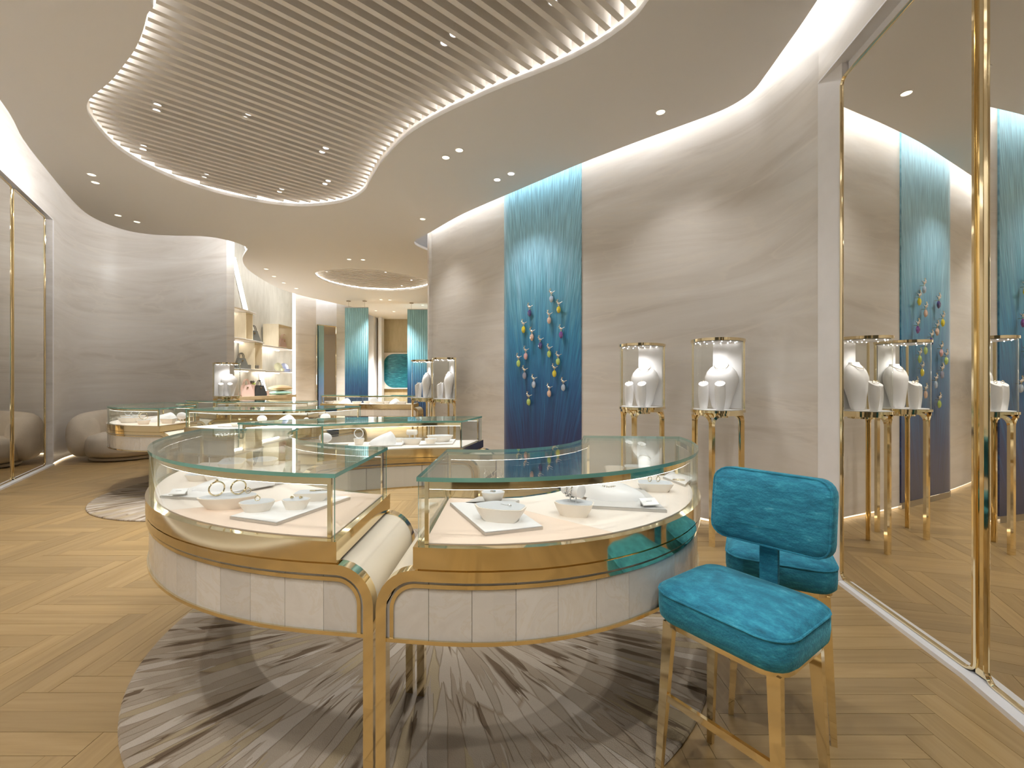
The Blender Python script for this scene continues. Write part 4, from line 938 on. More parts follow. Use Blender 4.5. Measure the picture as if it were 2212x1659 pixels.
zt, v = riser(662, 918, 'slab', .13, 0, .012, 'flat riser with a pearl ring, middle counter')
jewel('bangle', 'small pearl hoop on the flat riser, middle counter', 'bangle', hoop(.026, .009), 'bust_white', (v.x, v.y, zt))
disc(703, 915, 'oval pad at the right of the middle counter', r=.06)
for x, y, k in ((706, 866, 0), (722, 866, 1), (742, 866.5, 2), (768, 868, 0), (790, 868.5, 1), (806, 869, 3), (820, 869, 0), (834, 869, 1), (852, 869, 2), (868, 869, 0)):
    pos = Vector((PX(x, 10.2 - (x - 700) * .001, 0).x, 10.35 - (x - 700) * .0018, 0))
    lab = f'{("first", "second", "third", "fourth", "fifth", "sixth", "seventh", "eighth", "ninth", "last")[[706, 722, 742, 768, 790, 806, 820, 834, 852, 868].index(x)]} white display piece from the left in the long back counter'
    if k == 0: riser(0, 0, 'slab', .22, 0, .05, lab, pos=pos)
    elif k == 1: riser(0, 0, 'round', .16, 0, .06, lab, pos=pos)
    elif k == 2: neckform(0, 0, .28, 270, .13, lab, pos=pos, wid=.9)
    else: disc(0, 0, lab, r=.10, pos=pos)

# ------------------------------------------------------------------ glass pedestals with busts
def pedestal(x, d, face, label, jewels, back=(.40, 1.0)):
    """D-plan glass case on arched gold legs; face = heading of the curved front (degrees)"""
    c = PX(x, d, 0); a = math.radians(face + 90)
    t = thing('glass_pedestal', label, 'display case', (c.x, c.y, 0)); t.rotation_euler = (0, 0, a)
    w, dp = .195, .27; Z0, Z1 = 1.045, 1.585; K = 24
    front = [Vector((-w * math.cos(PI * k / K), .08 - dp * math.sin(PI * k / K), 0)) for k in range(K + 1)]
    pts = front + [front[0]]
    def mk(off):
        cen = Vector((0, .0, 0)); return [p + (p - cen).normalized() * off for p in front]
    with local():
        MB().prism(mk(.010), Z1, Z1 + .022).build('top_cap', 'gold', t, True)
        MB().prism(mk(-.01), Z1 - .004, Z1).build('light_panel', 'white_paint', t)
        b = MB().prism(mk(.010), Z0 - .02, Z0).build('base_plate', 'gold', t, True)
        MB().lathe([(.09, Z0 - .06), (.09, Z0 - .02)], n=20).build('lock_drum', 'gold', t, True)
        MB().prism(mk(-.012), Z0, Z0 + .004).build('deck_pad', 'white_board', t)
        dots = MB()
        for k in range(3, K - 2, 3):
            p = front[k] * .84; dots.ball((p.x, p.y, Z1 - .006), .0035, .0035, .003, 8, 4)
        for k in range(6): dots.ball((-.13 + .052 * k, .05, Z1 - .006), .0035, .0035, .003, 8, 4)
        dots.build('led_row', 'led_dot', t)
        gl = MB(); n = K + 1; A = [(p.x, p.y, Z0 + .001) for p in front]; B = [(p.x, p.y, Z1 - .001) for p in front]
        gl.add(A + B, [[i, i + 1, n + i + 1, n + i] for i in range(K)]); gl.build('glass_front', 'glass', t, True)
        MB().add([(-w, .08, Z0 + .001), (w, .08, Z0 + .001), (w, .08, Z1 - .001), (-w, .08, Z1 - .001)], [(0, 1, 2, 3)]) 
        g2 = MB(); g2.add([(-w, .08, Z0 + .001), (w, .08, Z0 + .001), (w, .08, Z1 - .001), (-w, .08, Z1 - .001)], [(0, 1, 2, 3)]); g2.build('glass_back', 'glass', t)
        x0, x1 = -w + .02 + (2 * w - .04) * back[0], -w + .02 + (2 * w - .04) * back[1]
        MB().box(((x0 + x1) / 2, .072, (Z0 + Z1) / 2), (x1 - x0, .006, Z1 - Z0 - .02)).build('back_panel', 'bust_white', t)
        for s in (-1, 1): MB().box((s * (w - .003), .077, (Z0 + Z1) / 2), (.013, .013, Z1 - Z0)).build('post', 'gold', t)
        # arched legs: three arches between three feet
        out = [front[0]] + front[1:-1] + [front[-1]]
        def side(pl):
            L = [0]
            for p, q in zip(pl, pl[1:]): L.append(L[-1] + (q - p).length)
            def f(s, z, off):
                s = min(max(s, -.02), L[-1] + .02); k = 0
                while k < len(L) - 2 and L[k + 1] < s: k += 1
                u = (s - L[k]) / (L[k + 1] - L[k]); p = pl[k].lerp(pl[k + 1], u); q = p + (p - Vector((0, 0, 0))).normalized() * off
                return Vector((q.x, q.y, z))
            return f, L[-1]
        for pl in (front[:K // 2 + 1], front[K // 2:], [front[-1], Vector((.05, .08, 0)), Vector((-.05, .08, 0)), front[0]]):
            f, L = side(pl); r, hw, zt = .075, .011, Z0 - .03; p = [(hw, 0, hw), (hw, zt - r, hw)]
            p += [(hw + r + r * math.cos(PI - PI / 2 * k / 6), zt - r + r * math.sin(PI - PI / 2 * k / 6), hw + r + r * math.cos(PI - PI / 2 * k / 6)) for k in range(1, 7)]
            p += [(hw + r + (L - 2 * hw - 2 * r) * k / 6, zt, hw + r + (L - 2 * hw - 2 * r) * k / 6) for k in range(1, 6)]
            p += [(L - hw - r + r * math.cos(PI / 2 * k / 6), zt - r + r * math.sin(PI / 2 * k / 6), L - hw - r + r * math.cos(PI / 2 * k / 6)) for k in range(6, 0, -1)]
            p += [(L - hw, zt - r, L - hw), (L - hw, 0, L - hw)]
            sweep_strip(MB(), f, p, 2 * hw, -.022, .002).build('leg_arch', 'gold', t, True, auto=math.radians(30))
    R = Matrix.Rotation(a, 3, 'Z')
    def at(px, py): q = R @ Vector((px, py, 0)); return Vector((c.x + q.x, c.y + q.y, Z0 + .004))
    wh = label.split(',')[-1].strip() if ',' in label else label
    short = jewels
    # bust
    prof = [(.045, 0), (.055, .03), (.070, .11), (.086, .18), (.096, .225), (.095, .26), (.083, .30), (.064, .33), (.047, .347), (.040, .356), (.039, .366), (.034, .370)]
    b = MB(); n = 24
    b.loft([[(1.3 * r * math.cos(2 * PI * i / n), .66 * r * math.sin(2 * PI * i / n) + .03 * (z / .39), z) for i in range(n)] for r, z in prof])
    o = b.build('necklace_bust', 'bust_white', None, True, auto=math.radians(70)); o.location = at(.035, .005); o.rotation_euler = (0, 0, a); tag(o, f'white necklace bust inside the {short}', 'bust')
    nk = MB(); q = []
    for k in range(25):
        an = -PI * k / 24; q.append((.052 * math.cos(an), .62 * .058 * math.sin(an) + .016 - .012 * abs(math.sin(an)), .352 - .032 * abs(math.sin(an))))
    nk.tube(q, .0022, 6); o = nk.build('necklace', 'gold', None, True); o.location = at(.035, .005); o.rotation_euler = (0, 0, a); tag(o, f'gold necklace on the bust inside the {short}', 'necklace')
    for k, (px, py, ww) in enumerate(((-.085, -.06, 'left'), (.045, -.115, 'right'))):
        f = MB(); m = 18; rings = []
        for u in range(9):
            z = .20 * u / 8; r = .028 + .012 * math.sin(PI * .75 * u / 8)
            rings.append([(r * math.cos(2 * PI * i / m), r * .85 * math.sin(2 * PI * i / m), z if u < 8 else .205 + .02 * math.sin(2 * PI * i / m)) for i in range(m)])
        f.loft(rings); o = f.build('ring_form', 'bust_white', None, True, auto=math.radians(50)); o.location = at(px, py); o.rotation_euler = (0, 0, a); tag(o, f'{ww} slant-topped white form inside the {short}', 'jewellery stand')
        o = hoop(.010, .0015, True).build('ring', 'gold', None, True); o.location = at(px, py) + Vector((0, 0, .204)); o.rotation_euler = (0, 0, a + .4); tag(o, f'small ring on the {ww} slanted form inside the {short}', 'ring')
    # case lamp
    ld = bpy.data.lights.new('case_lamp', 'SPOT'); ld.energy = 3.2; ld.spot_size = math.radians(140); ld.spot_blend = 1; ld.shadow_soft_size = .06; ld.color = (1, .97, .95)
    lo = bpy.data.objects.new('case_lamp', ld); COL.objects.link(lo); lo.parent = t; lo.location = (0, -.04, Z1 - .02)
    return t
def facedeg(dx, dy): return math.degrees(math.atan2(dy, dx))
pedestal(1547, 3.57, facedeg(-.55, -.83), 'nearest glass pedestal case on gold legs, beside the white jamb', 'pedestal nearest the jamb')
pedestal(1383, 4.02, facedeg(-.52, -.85), 'glass pedestal case on gold legs, second from the white jamb', 'second pedestal from the jamb')
pedestal(965, 6.15, facedeg(-.93, -.36), 'right one of two glass pedestals at the far end of the marble wall', 'right pedestal of the far pair', (.0, .9))
pedestal(917, 6.68, facedeg(-.93, -.36), 'left one of two glass pedestals at the far end of the marble wall', 'left pedestal of the far pair', (.0, .9))
pedestal(490, 7.55, facedeg(.55, -.83), 'lone glass pedestal at the corner of the left marble wall', 'lone left pedestal', (.0, .62))

# ------------------------------------------------------------------ blue silk wall panel with bird figures
PAa, PAb = Vector((-.153, 5.65, 0)), Vector((.752, 4.85, 0))
def silk_panel():
    d = (PAb - PAa); L = d.length; d = d / L; nin = Vector((-d.y, d.x, 0)); nin = nin if nin.y < 0 else -nin      # towards the room
    t = thing('silk_wall_panel', 'tall blue ombre silk panel on the right marble wall, dotted with bird figures', 'wall panel', (PAa + PAb) / 2)
    ang = math.atan2(d.y, d.x); t.rotation_euler = (0, 0, ang)
    sec = [(-L / 2 - .03, .14), (-L / 2 - .005, .09), (-L / 2 + .03, .045), (-L / 2 + .09, .015), (-L / 2 + .17, .0)] + [(-L / 2 + .17 + (L - .17) * k / 8, -.0) for k in range(1, 9)] + [(L / 2 + .001, .03)]
    with local():
        mb = MB(); n = len(sec)
        mb.add([(x, y, .06) for x, y in sec] + [(x, y, 4.6) for x, y in sec], [[i, i + 1, n + i + 1, n + i] for i in range(n - 1)])
        mb.build('silk_face', 'ombre_silk', t, True)
        mb = MB(); mb.add([(x, y - .004, .0) for x, y in sec] + [(x, y - .004, .06) for x, y in sec], [[i, i + 1, n + i + 1, n + i] for i in range(n - 1)]); mb.build('kick_strip', 'steel_edge', t)
    return d, nin, ang
pd, pn, pang = silk_panel()
def on_panel(px, py):
    # ray hits the panel's plane
    r = Vector(((px - CX) / F, 1, -(py - CY) / F)); o = Vector((0, 0, CAMH)); s = (PAa - o).dot(pn) / r.dot(pn); return o + r * s
birds = [(622, 400, 'gem_blue', 'pale blue', 'topmost'), (695, 505, 'gem_yellow', 'yellow', 'upper right'), (405, 540, 'gem_navy', 'dark violet', 'upper left'), (600, 612, 'gem_peach', 'peach', 'below the topmost'), (345, 703, 'gem_yellow', 'yellow', 'far left'),
         (428, 780, 'gem_peach', 'peach', 'left of centre'), (718, 755, 'gem_purple', 'purple', 'far right'), (512, 862, 'gem_navy', 'navy', 'dead centre'), (600, 945, 'gem_green', 'lime green', 'mid right'), (367, 967, 'gem_pink', 'pink', 'left'),
         (688, 1020, 'gem_green', 'light green', 'right edge'), (295, 1038, 'gem_green', 'bright green', 'leftmost'), (652, 1140, 'gem_yellow', 'golden yellow', 'lower right'), (355, 1160, 'gem_grey', 'slate', 'lower left'), (447, 1248, 'gem_blue', 'pale blue', 'lower middle'),
         (740, 1278, 'gem_blue', 'pale blue', 'rightmost low'), (600, 1337, 'gem_peach', 'peach', 'low centre'), (396, 1420, 'gem_green', 'pale green', 'lowest')]
for gx, gy, gm, cn, wh in birds:
    v = on_panel(1060 + gx * .21696, 560 + gy * .21696) + pn * .035
    t = thing('bird_figure', f'silver bird perched on a {cn} oval stone, {wh} on the blue panel', 'ornament', v, 'bird figures on the blue silk panel'); t.rotation_euler = (0, 0, pang)
    s = v.y / 5.1
    with local():
        g = MB(); rings = []
        for r, y in ((.6, .008), (1, .0), (.8, -.012), (.35, -.018)): rings.append([(.027 * s * r * math.cos(2 * PI * k / 12), y, .042 * s * r * math.sin(2 * PI * k / 12)) for k in range(12)])
        g.loft(rings).build('stone', gm, t)
        b = MB(); M = Matrix.Rotation(math.radians(28), 3, 'Y')
        b.ball((0, -.006, .073 * s), .026 * s, .015 * s, .015 * s, 12, 8, M)
        b.ball((-.018 * s, -.006, .094 * s), .011 * s, n=10, m=6)
        b.build('body', 'silver', t, True)
        MB().loft([[(.018 * s, -.011, .075 * s), (.018 * s, .0, .075 * s), (.018 * s, .0, .066 * s), (.018 * s, -.011, .066 * s)], [(.058 * s, -.010, .086 * s), (.058 * s, -.002, .086 * s), (.058 * s, -.002, .081 * s), (.058 * s, -.010, .081 * s)]]).build('tail', 'silver', t)
        MB().tube([(-.028 * s, -.006, .094 * s), (-.040 * s, -.006, .091 * s)], [.004 * s, .0008], 6).build('beak', 'gold', t)
        c = MB()
        for k in (-1, 0, 1): c.tube([(-.016 * s + .003 * k * s, -.006, .102 * s), (-.012 * s + .011 * k * s, -.006, .121 * s)], .0022 * s, 5)
        c.build('crest', 'gold', t)
        MB().tube([(0, -.002, .045 * s), (0, .032, .045 * s)], .004, 6).tube([(-.006, -.004, .040 * s), (-.006, -.006, .062 * s)], .002, 5).tube([(.008, -.004, .040 * s), (.008, -.006, .062 * s)], .002, 5).build('mount_pin', 'gold', t)

# ------------------------------------------------------------------ far hangings and picture
def hanging(x0, x1, y0, d, label):
    a, b = PX(x0, d, 0), PX(x1, d, 0); z1 = CAMH - (y0 - CY) * d / F; w = b.x - a.x
    t = thing('silk_hanging', label, 'hanging', ((a.x + b.x) / 2, d, 0))
    with local():
        mb = MB(); n = 24; rows = []
        for k in range(n + 1): rows.append([(-w / 2 + w * k / n, .006 * (k % 2), .05), (-w / 2 + w * k / n, .006 * (k % 2), z1)])
        mb.loft(rows, cap=False, closed=False); mb.loft([[(-w / 2, .03, .05), (-w / 2, .03, z1)], [(w / 2, .03, .05), (w / 2, .03, z1)]], cap=False, closed=False); mb.build('silk', 'ombre_hanging', t)
        MB().box((0, .012, z1 + .01), (w, .04, .02)).build('top_bar', 'steel_edge', t)
        for s in (-.35, .35):
            MB().tube([(w * s, .012, z1 + .02), (w * s, .012, ZC)], .004, 6).build('wire', 'steel_edge', t)
            MB().lathe([(.06, ZC - .012), (.06, ZC)], (w * s, .012, 0), 12).build('ceiling_rose', 'bronze_lid', t)
hanging(745, 795, 665, 12.3, 'blue ombre silk hanging left of the sea picture')
hanging(880, 938, 669, 12.6, 'blue ombre silk hanging right of the sea picture, partly behind the marble wall')
a, b = PD(826, 762, 15.72), PD(908, 840, 15.72)
t = thing('framed_picture', 'square pale-framed picture of blue-green sea on the tan wall', 'picture', ((a.x + b.x) / 2, 15.74, (a.z + b.z) / 2))
with local():
    w, h = b.x - a.x, a.z - b.z
    MB().box((0, 0, 0), (w, .05, h)).build('mount', 'frame_pale', t)
    r = .36; pts = []
    for cx, cz, a0 in ((w / 2 - .05 - r, h / 2 - .04 - r, 0), (-w / 2 + .05 + r, h / 2 - .04 - r, 90), (-w / 2 + .05 + r, -h / 2 + .04 + r, 180), (w / 2 - .05 - r, -h / 2 + .04 + r, 270)):
        for k in range(9): q = math.radians(a0 + 90 * k / 8); pts.append((cx + r * math.cos(q), cz + r * math.sin(q)))
    n = len(pts); mb = MB(); mb.add([(x, -.03, z) for x, z in pts] + [(x, -.02, z) for x, z in pts], [list(range(n))] + [[i, (i + 1) % n, n + (i + 1) % n, n + i] for i in range(n)]); mb.build('sea_print', 'sea_print', t)

# ------------------------------------------------------------------ shelving with bags and tableware
def shelf(y0, y1, z, label, dep=.36, bulge=.08, th=.035):
    m = 10; t = thing('glass_shelf', label, 'shelf', (-6.1, (y0 + y1) / 2, z))
    fr = [(-6.255 + dep + bulge * math.sin(PI * k / m), y0 + (y1 - y0) * k / m) for k in range(m + 1)]; poly = fr + [(-6.255, y1), (-6.255, y0)]
    MB().prism(poly, z - th, z).build('board', 'niche_white', t)
    mb = MB(); mb.tube([(x + .004, y, z - th / 2) for x, y in fr], .012, 6); mb.build('metal_nosing', 'steel_edge', t)
    MB().box((-6.2, (y0 + y1) / 2, z - th - .012), (.03, (y1 - y0) * .8, .016)).build('light_strip', 'shelf_led', t)
shelf(8.75, 10.25, 2.88, 'topmost curved shelf on the niche wall')
shelf(8.75, 10.55, 2.24, 'left shelf of the third tier with a dark bag')
shelf(10.5, 11.95, 2.18, 'right shelf of the third tier with the open box', bulge=.03)
shelf(8.75, 10.6, 1.585, 'left shelf of the second tier with small boxes', bulge=.03)
shelf(10.62, 11.95, 1.575, 'right shelf of the second tier with two plates', bulge=.03)
t = thing('shelf_bench', 'low veneer bench shelf with handbags and cushions', 'bench', (-6.0, 10.4, 0))
MB().prism([(-5.86, 8.75), (-5.84, 10.4), (-5.8, 11.95), (-6.1, 11.95), (-6.255, 11.4), (-6.255, 8.75)], .90, .97).build('top', 'bench_veneer', t)
MB().prism([(-5.92, 8.75), (-5.88, 11.9), (-6.2, 11.9), (-6.255, 11.4), (-6.255, 8.75)], .0, .90).build('plinth', 'niche_plaster', t)
def obox(y0, y1, z0, z1, label, xf=-5.9, xb=-6.255, light=True):
    t = thing('display_box', label, 'display box', (-6.1, (y0 + y1) / 2, z0)); e = .018; mx = (xf + xb) / 2; dx = xf - xb; my = (y0 + y1) / 2
    MB().box((mx, y0 + e / 2, (z0 + z1) / 2), (dx, e, z1 - z0)).build('side_panel', 'veneer', t)
    MB().box((mx, y1 - e / 2, (z0 + z1) / 2), (dx, e, z1 - z0)).build('side_panel', 'veneer', t)
    MB().box((mx, my, z1 - e / 2), (dx, y1 - y0 - 2 * e, e)).build('top_panel', 'veneer', t)
    MB().box((mx, my, z0 + e / 2), (dx, y1 - y0 - 2 * e, e)).build('bottom_panel', 'veneer', t)
    MB().box((xb + .02, my, (z0 + z1) / 2), (.01, y1 - y0 - 2 * e, z1 - z0 - 2 * e)).build('back_panel', 'niche_white', t)
    MB().box((xb + .06, my, z1 - e - .006), (.02, (y1 - y0) * .7, .01)).build('light_strip', 'shelf_led', t)
obox(9.85, 10.12, 2.24, 2.84, 'veneer display box under the topmost shelf')
obox(11.16, 11.85, 2.18, 2.76, 'open veneer display box with a pink bag inside', xf=-5.86)
obox(10.18, 10.5, 1.585, 2.20, 'veneer display box on the second tier')
mb = MB(); A, B = Vector((-6.285, 10.02, 4.1)), Vector((-6.285, 11.32, .985)); up = Vector((.018, 0, 0)); sd = Vector((0, .06, .02))
t = thing('light_fin', 'slanting white light fin crossing the shelving wall', 'light', (-6.15, 10.4, .98))
mb.loft([[A - sd, A + sd, A + sd + up, A - sd + up], [B - sd, B + sd, B + sd + up, B - sd + up]]).build('diffuser', 'led_bar', t)
MB().loft([[A - sd * 1.3 - up * .5, A + sd * 1.3 - up * .5, A + sd * 1.3, A - sd * 1.3], [B - sd * 1.3 - up * .5, B + sd * 1.3 - up * .5, B + sd * 1.3, B - sd * 1.3]]).build('channel', 'niche_white', t)
t = thing('light_column', 'vertical white light strip at the edge of the shelving niche', 'light', (-5.88, 12.0, 0))
MB().box((-5.885, 11.995, 1.95), (.05, .05, 3.8)).build('diffuser', 'led_bar', t); MB().box((-5.92, 12.03, 1.95), (.04, .04, 3.8)).build('channel', 'niche_white', t)
def shelf_pos(px, z, xw=-6.0): y = xw / ((px - CX) / F); return Vector((xw, y, z))
def handbag(px, z, s, mat, label, xw=-6.0, trim=None):
    v = shelf_pos(px, z, xw); t = thing('handbag', label, 'handbag', v); t.rotation_euler = (0, 0, math.radians(62))
    with local():
        MB().loft([[(-.13 * s, -.07 * s, 0), (.13 * s, -.07 * s, 0), (.13 * s, .07 * s, 0), (-.13 * s, .07 * s, 0)], [(-.14 * s, -.065 * s, .04 * s), (.14 * s, -.065 * s, .04 * s), (.14 * s, .065 * s, .04 * s), (-.14 * s, .065 * s, .04 * s)], [(-.085 * s, -.03 * s, .25 * s), (.085 * s, -.03 * s, .25 * s), (.085 * s, .03 * s, .25 * s), (-.085 * s, .03 * s, .25 * s)]]).build('bag_body', mat, t)
        for sy in (-.025, .025): MB().tube([(.06 * s * math.cos(q), sy * s, .24 * s + .13 * s * math.sin(q)) for q in [PI * k / 10 for k in range(11)]], .009 * s, 6).build('handle', mat, t)
        MB().box((0, -.053 * s, .19 * s), (.03 * s, .012 * s, .03 * s)).build('clasp', 'gold', t)
handbag(547, 2.24, 1.0, 'dark_leather', 'dark handbag on the left shelf of the third tier', xw=-6.02)
handbag(521, 1.585, .95, 'dark_leather', 'dark handbag at the left of the second tier')
handbag(532, .97, 1.05, 'pink_leather', 'pale pink handbag on the bench')
handbag(561, .97, 1.0, 'black_leather', 'black handbag on the bench')
handbag(612, 2.2, 1.0, 'pink_leather', 'pink handbag inside the open veneer box', xw=-6.08)
for px, m, lab in ((531, 'taupe_box', 'taupe pouch right of the dark handbag, second tier'), (537.5, 'olive_box', 'dark olive pouch beside the taupe pouch'), (554.5, 'olive_box', 'dark olive case before the second-tier box'), (560, 'taupe_box', 'taupe case at the right of the second-tier box')):
    v = shelf_pos(px, 1.585, -5.97); t = thing('leather_case', lab, 'case', v); t.rotation_euler = (0, 0, math.radians(60))
    with local():
        MB().box((0, 0, .05), (.075, .05, .10)).build('body', m, t, bevel=.004); MB().box((0, -.027, .075), (.05, .004, .02)).build('flap', m, t)
v = shelf_pos(578, .97, -5.98); t = thing('leather_case', 'small pink case between black handbag and cushions', 'case', v); t.rotation_euler = (0, 0, math.radians(60))
with local():
    MB().box((0, 0, .055), (.06, .04, .11)).build('body', 'pink_leather', t, bevel=.004); MB().box((0, -.022, .085), (.045, .004, .02)).build('flap', 'pink_leather', t)
v = shelf_pos(545, .97, -6.0); t = thing('flower_vase', 'floral pink vase with flowers between the bench handbags', 'vase', v)
with local():
    MB().lathe([(.045, 0), (.05, .02), (.045, .15), (.055, .26), (.05, .265)], n=16).build('vase', 'pink_leather', t, True)
    for k in range(7): MB().ball((.05 * math.cos(k * 2.4), .05 * math.sin(k * 2.4), .29 + .02 * (k % 3)), .028, n=8, m=6).build('flower', ('gem_green', 'gem_pink', 'dark_leather')[k % 3], t)
for px, m, lab in ((602, 'yellow_plate', 'yellow patterned plate standing on the second tier'), (615, 'blue_plate', 'blue patterned plate standing on the second tier')):
    v = shelf_pos(px, 1.575, -6.05); t = thing('plate', lab, 'plate', v); t.rotation_euler = (0, 0, math.radians(60))
    with local():
        M = Matrix.Rotation(math.radians(78), 3, 'X'); n = 24; rings = []
        for r, z in ((.05, .0), (.07, -.012), (.115, -.02), (.118, -.014), (.07, -.004), (.05, .008)): rings.append([M @ Vector((r * math.cos(2 * PI * k / n), r * math.sin(2 * PI * k / n), z)) + Vector((0, 0, .116)) for k in range(n)])
        MB().loft(rings).build('dish', m, t, True); MB().box((0, .04, .03), (.06, .05, .06)).build('easel', 'niche_white', t)
    v2 = shelf_pos(px + 8, 1.575, -5.95); t = thing('cup', lab.replace('plate standing', 'cup in front of its plate'), 'cup', v2)
    with local():
        MB().lathe([(.025, 0), (.04, .03), (.044, .075), (.040, .075), (.036, .03), (.02, .01)], n=16).build('bowl', m, t, True); MB().torus((.05, 0, .045), .02, .005, RX).build('handle', m, t, True)
def cushion(px, z, size, th, mat, label, rz):
    v = shelf_pos(px, z, -5.98); n = 14; mb = MB(); top, bot = [], []
    for i in range(n + 1):
        for j in range(n + 1):
            u, w = 2 * i / n - 1, 2 * j / n - 1; q = ((1 - u * u) * (1 - w * w)) ** .42
            x, y = u * size * (1 - .10 * (1 - w * w)), w * size * .8 * (1 - .10 * (1 - u * u)); top.append((x, y, th * .5 + th * .5 * q)); bot.append((x, y, th * .5 - th * .5 * q))
    k = n + 1; f = [[i * k + j, (i + 1) * k + j, (i + 1) * k + j + 1, i * k + j + 1] for i in range(n) for j in range(n)]
    mb.add(top, f); mb.add(bot, [q[::-1] for q in f]); o = mb.build('cushion', mat, None, True); o.location = v; o.rotation_euler = (0, 0, math.radians(rz)); tag(o, label, 'cushion')
cushion(606, .97, .23, .11, 'aqua_cushion', 'aqua cushion lying under the tan cushion on the bench', 55)
cushion(606, 1.075, .24, .15, 'tan_cushion', 'tan cushion on top of the aqua cushion', 62)

# ------------------------------------------------------------------ round armchair
def armchair(loc, rz, label):
    t = thing('armchair', label, 'armchair', loc); t.scale = (1.1, 1.1, 1.03); t.rotation_euler = (0, 0, math.radians(rz))
    with local():
        MB().lathe([(.40, 0), (.44, .015), (.45, .05), (.43, .06)], n=40).build('base_ring', 'boucle_base', t, True)
        seat = MB(); m = 32; rings = []
        for r, z in ((.40, .06), (.50, .09), (.53, .18), (.52, .33), (.48, .40), (.36, .43), (.001, .44)): rings.append([(r * .92 * math.cos(2 * PI * k / m), r * .98 * math.sin(2 * PI * k / m) - .03, z) for k in range(m)])
        seat.loft(rings).build('seat', 'boucle', t, True, auto=math.radians(80))
        sh = MB(); rings = []; K = 44
        for k in range(K + 1):
            a = math.radians(-32 + 244 * k / K); e = abs(2 * k / K - 1)
            endf = 1 - max(0, (e - .86) / .14) ** 2.2; endf = max(endf, .0) ** .5 if e > .86 else 1
            top = .80 - .10 * e ** 2; hh = (top - .07) / 2; cz = .07 + hh; rr = .155 + .045 * e ** 1.5
            R_ = .47 + .03 * e
            ring = []
            for i in range(20):
                q = 2 * PI * i / 20; cx = math.copysign(abs(math.cos(q)) ** .8, math.cos(q)); sx = math.copysign(abs(math.sin(q)) ** .8, math.sin(q))
                rad = R_ + rr * max(endf, .05) * cx; z = cz + hh * max(endf, .05) * sx
                ring.append((rad * math.cos(a), rad * math.sin(a), z))
            rings.append(ring)
        sh.loft(rings).build('shell_back', 'boucle', t, True, auto=math.radians(80))
armchair((-6.55, 7.58, 0), 28, 'plump beige boucle armchair against the left marble wall')

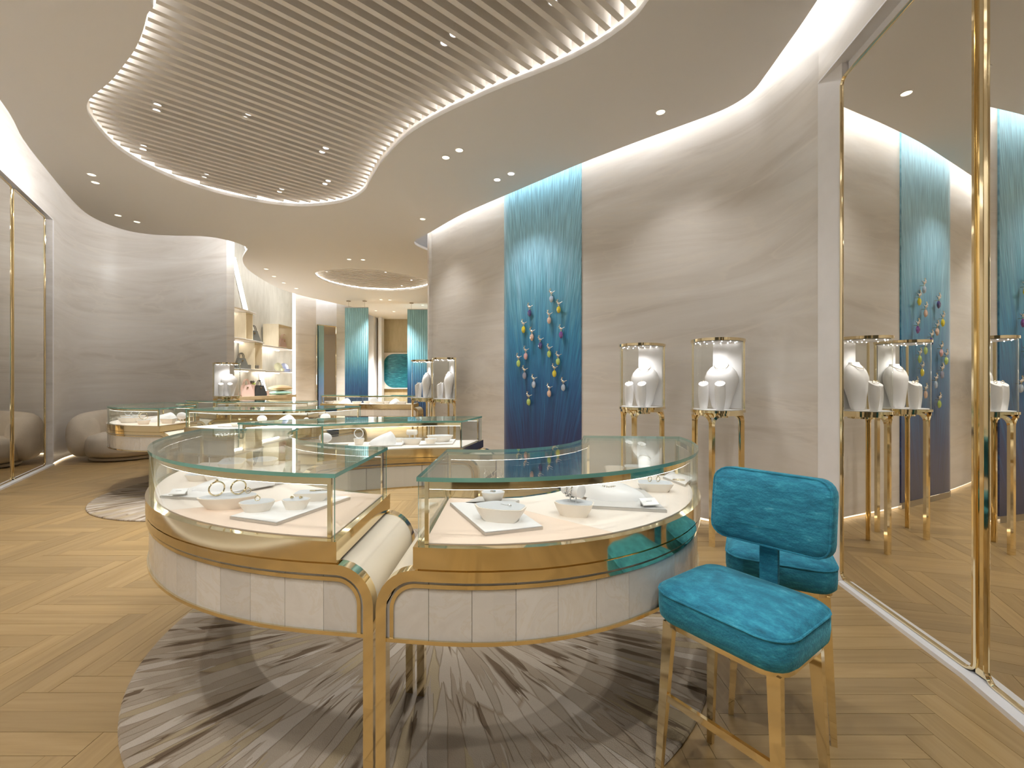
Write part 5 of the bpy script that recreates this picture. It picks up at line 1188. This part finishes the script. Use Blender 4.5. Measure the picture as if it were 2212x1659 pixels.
# ------------------------------------------------------------------ teal stools
def rounded(w, d, r, n=5):
    pts = []
    for cx, cy, a0 in ((w / 2 - r, d / 2 - r, 0), (-w / 2 + r, d / 2 - r, 90), (-w / 2 + r, -d / 2 + r, 180), (w / 2 - r, -d / 2 + r, 270)):
        for k in range(n + 1): q = math.radians(a0 + 90 * k / n); pts.append((cx + r * math.cos(q), cy + r * math.sin(q)))
    return pts
def stool(loc, rz, label, w=.44, d=.40, back=True, zs=.635):
    """front of the seat towards local -y"""
    t = thing('counter_stool', label, 'stool', loc); t.rotation_euler = (0, 0, math.radians(rz)); ZS0, ZS1 = zs - .105, zs
    with local():
        def ring(g, z, dome=0): return [(x, y, z) for x, y in rounded(w + g, d + g, .075 + g / 2)]
        s = MB().loft([ring(-.03, ZS0), ring(-.006, ZS0 + .012), ring(.0, ZS0 + .04), ring(.0, ZS1 - .03), ring(-.012, ZS1 - .012), ring(-.05, ZS1 - .001)] + [[(x * q, y * q, ZS1 + zz) for x, y, _ in ring(-.05, 0)] for q, zz in ((.85, .005), (.6, .010), (.3, .013), (.02, .014))]).build('seat', 'teal_velvet', t, True, auto=math.radians(80))
        MB().tube([(x, y, ZS1 - .020) for x, y in rounded(w - .002, d - .002, .075)], .0035, 6, True).build('piping', 'teal_velvet', s, True)
        MB().prism(rounded(w - .03, d - .03, .07), ZS0 - .014, ZS0 + .002).build('seat_frame', 'gold', t)
        # tapering blade legs
        for sx in (-1, 1):
            for sy in (-1, 1):
                x, y = sx * (w / 2 - .045), sy * (d / 2 - .045); x2, y2 = sx * (w / 2 - .02), sy * (d / 2 - .02)
                def q(cx, cy, a, b, z): return [(cx - a, cy - b, z), (cx + a, cy - b, z), (cx + a, cy + b, z), (cx - a, cy + b, z)]
                MB().loft([q(x2, y2, .009, .008, 0), q(x, y, .017, .011, ZS0 - .012)]).build('leg', 'gold', t)
        zf = .29
        MB().box((0, -(d / 2 - .032), zf), (w - .08, .012, .022)).build('foot_rail', 'gold', t)
        if back:
            pts = rounded(w * .84, .232, .045); M = Matrix.Rotation(math.radians(-6), 3, 'X'); C = Vector((.018, d / 2 + .022, .853)); 
            def br(g, yy): 
                o = []
                for x, z in pts: sxx = (1 - g / (w * .42)); szz = (1 - g / .116); o.append(C + M @ Vector((x * sxx, yy + .14 * x - .045 * (x / (w / 2)) ** 2, z * szz)))
                return o
            b = MB().loft([br(.06, -.040), br(.02, -.037), br(.004, -.028), br(0, -.012), br(0, .012), br(.004, .026), br(.02, .033), br(.06, .034)]).build('backrest', 'teal_velvet', t, True, auto=math.radians(80))
            MB().tube(br(.003, -.027), .0035, 6, True).build('piping', 'teal_velvet', b, True)
            MB().box((0, d / 2 + .018, .665), (.055, .014, .20)).build('back_strap', 'teal_velvet', t)
    return t
# seat corners read from the photograph on the seat plane
f0, f1, b0, b1 = P(1432, 1275, .62), P(1790, 1432, .62), P(1540, 1216, .62), P(1795, 1292, .62)
cen = (f0 + f1 + b0 + b1) / 4 + Vector((-.03, .01, 0)); ax = (f1 - f0).normalized(); rz1 = math.degrees(math.atan2(ax.y, ax.x))
stool((cen.x, cen.y, 0), rz1, 'teal velvet counter stool with a backrest and gold legs, nearest the viewer', w=.395, d=.335)
n0, n1 = P(1549, 1190, .62), P(1800, 1230, .62); ax = (n1 - n0).normalized(); nrm = Vector((-ax.y, ax.x, 0)); c2 = (n0 + n1) / 2 + nrm * .17 + Vector((.03, 0, 0))
stool((c2.x, c2.y, 0), math.degrees(math.atan2(ax.y, ax.x)), 'teal velvet stool without a backrest, just behind the first stool', w=.36, d=.34, back=False, zs=.62)
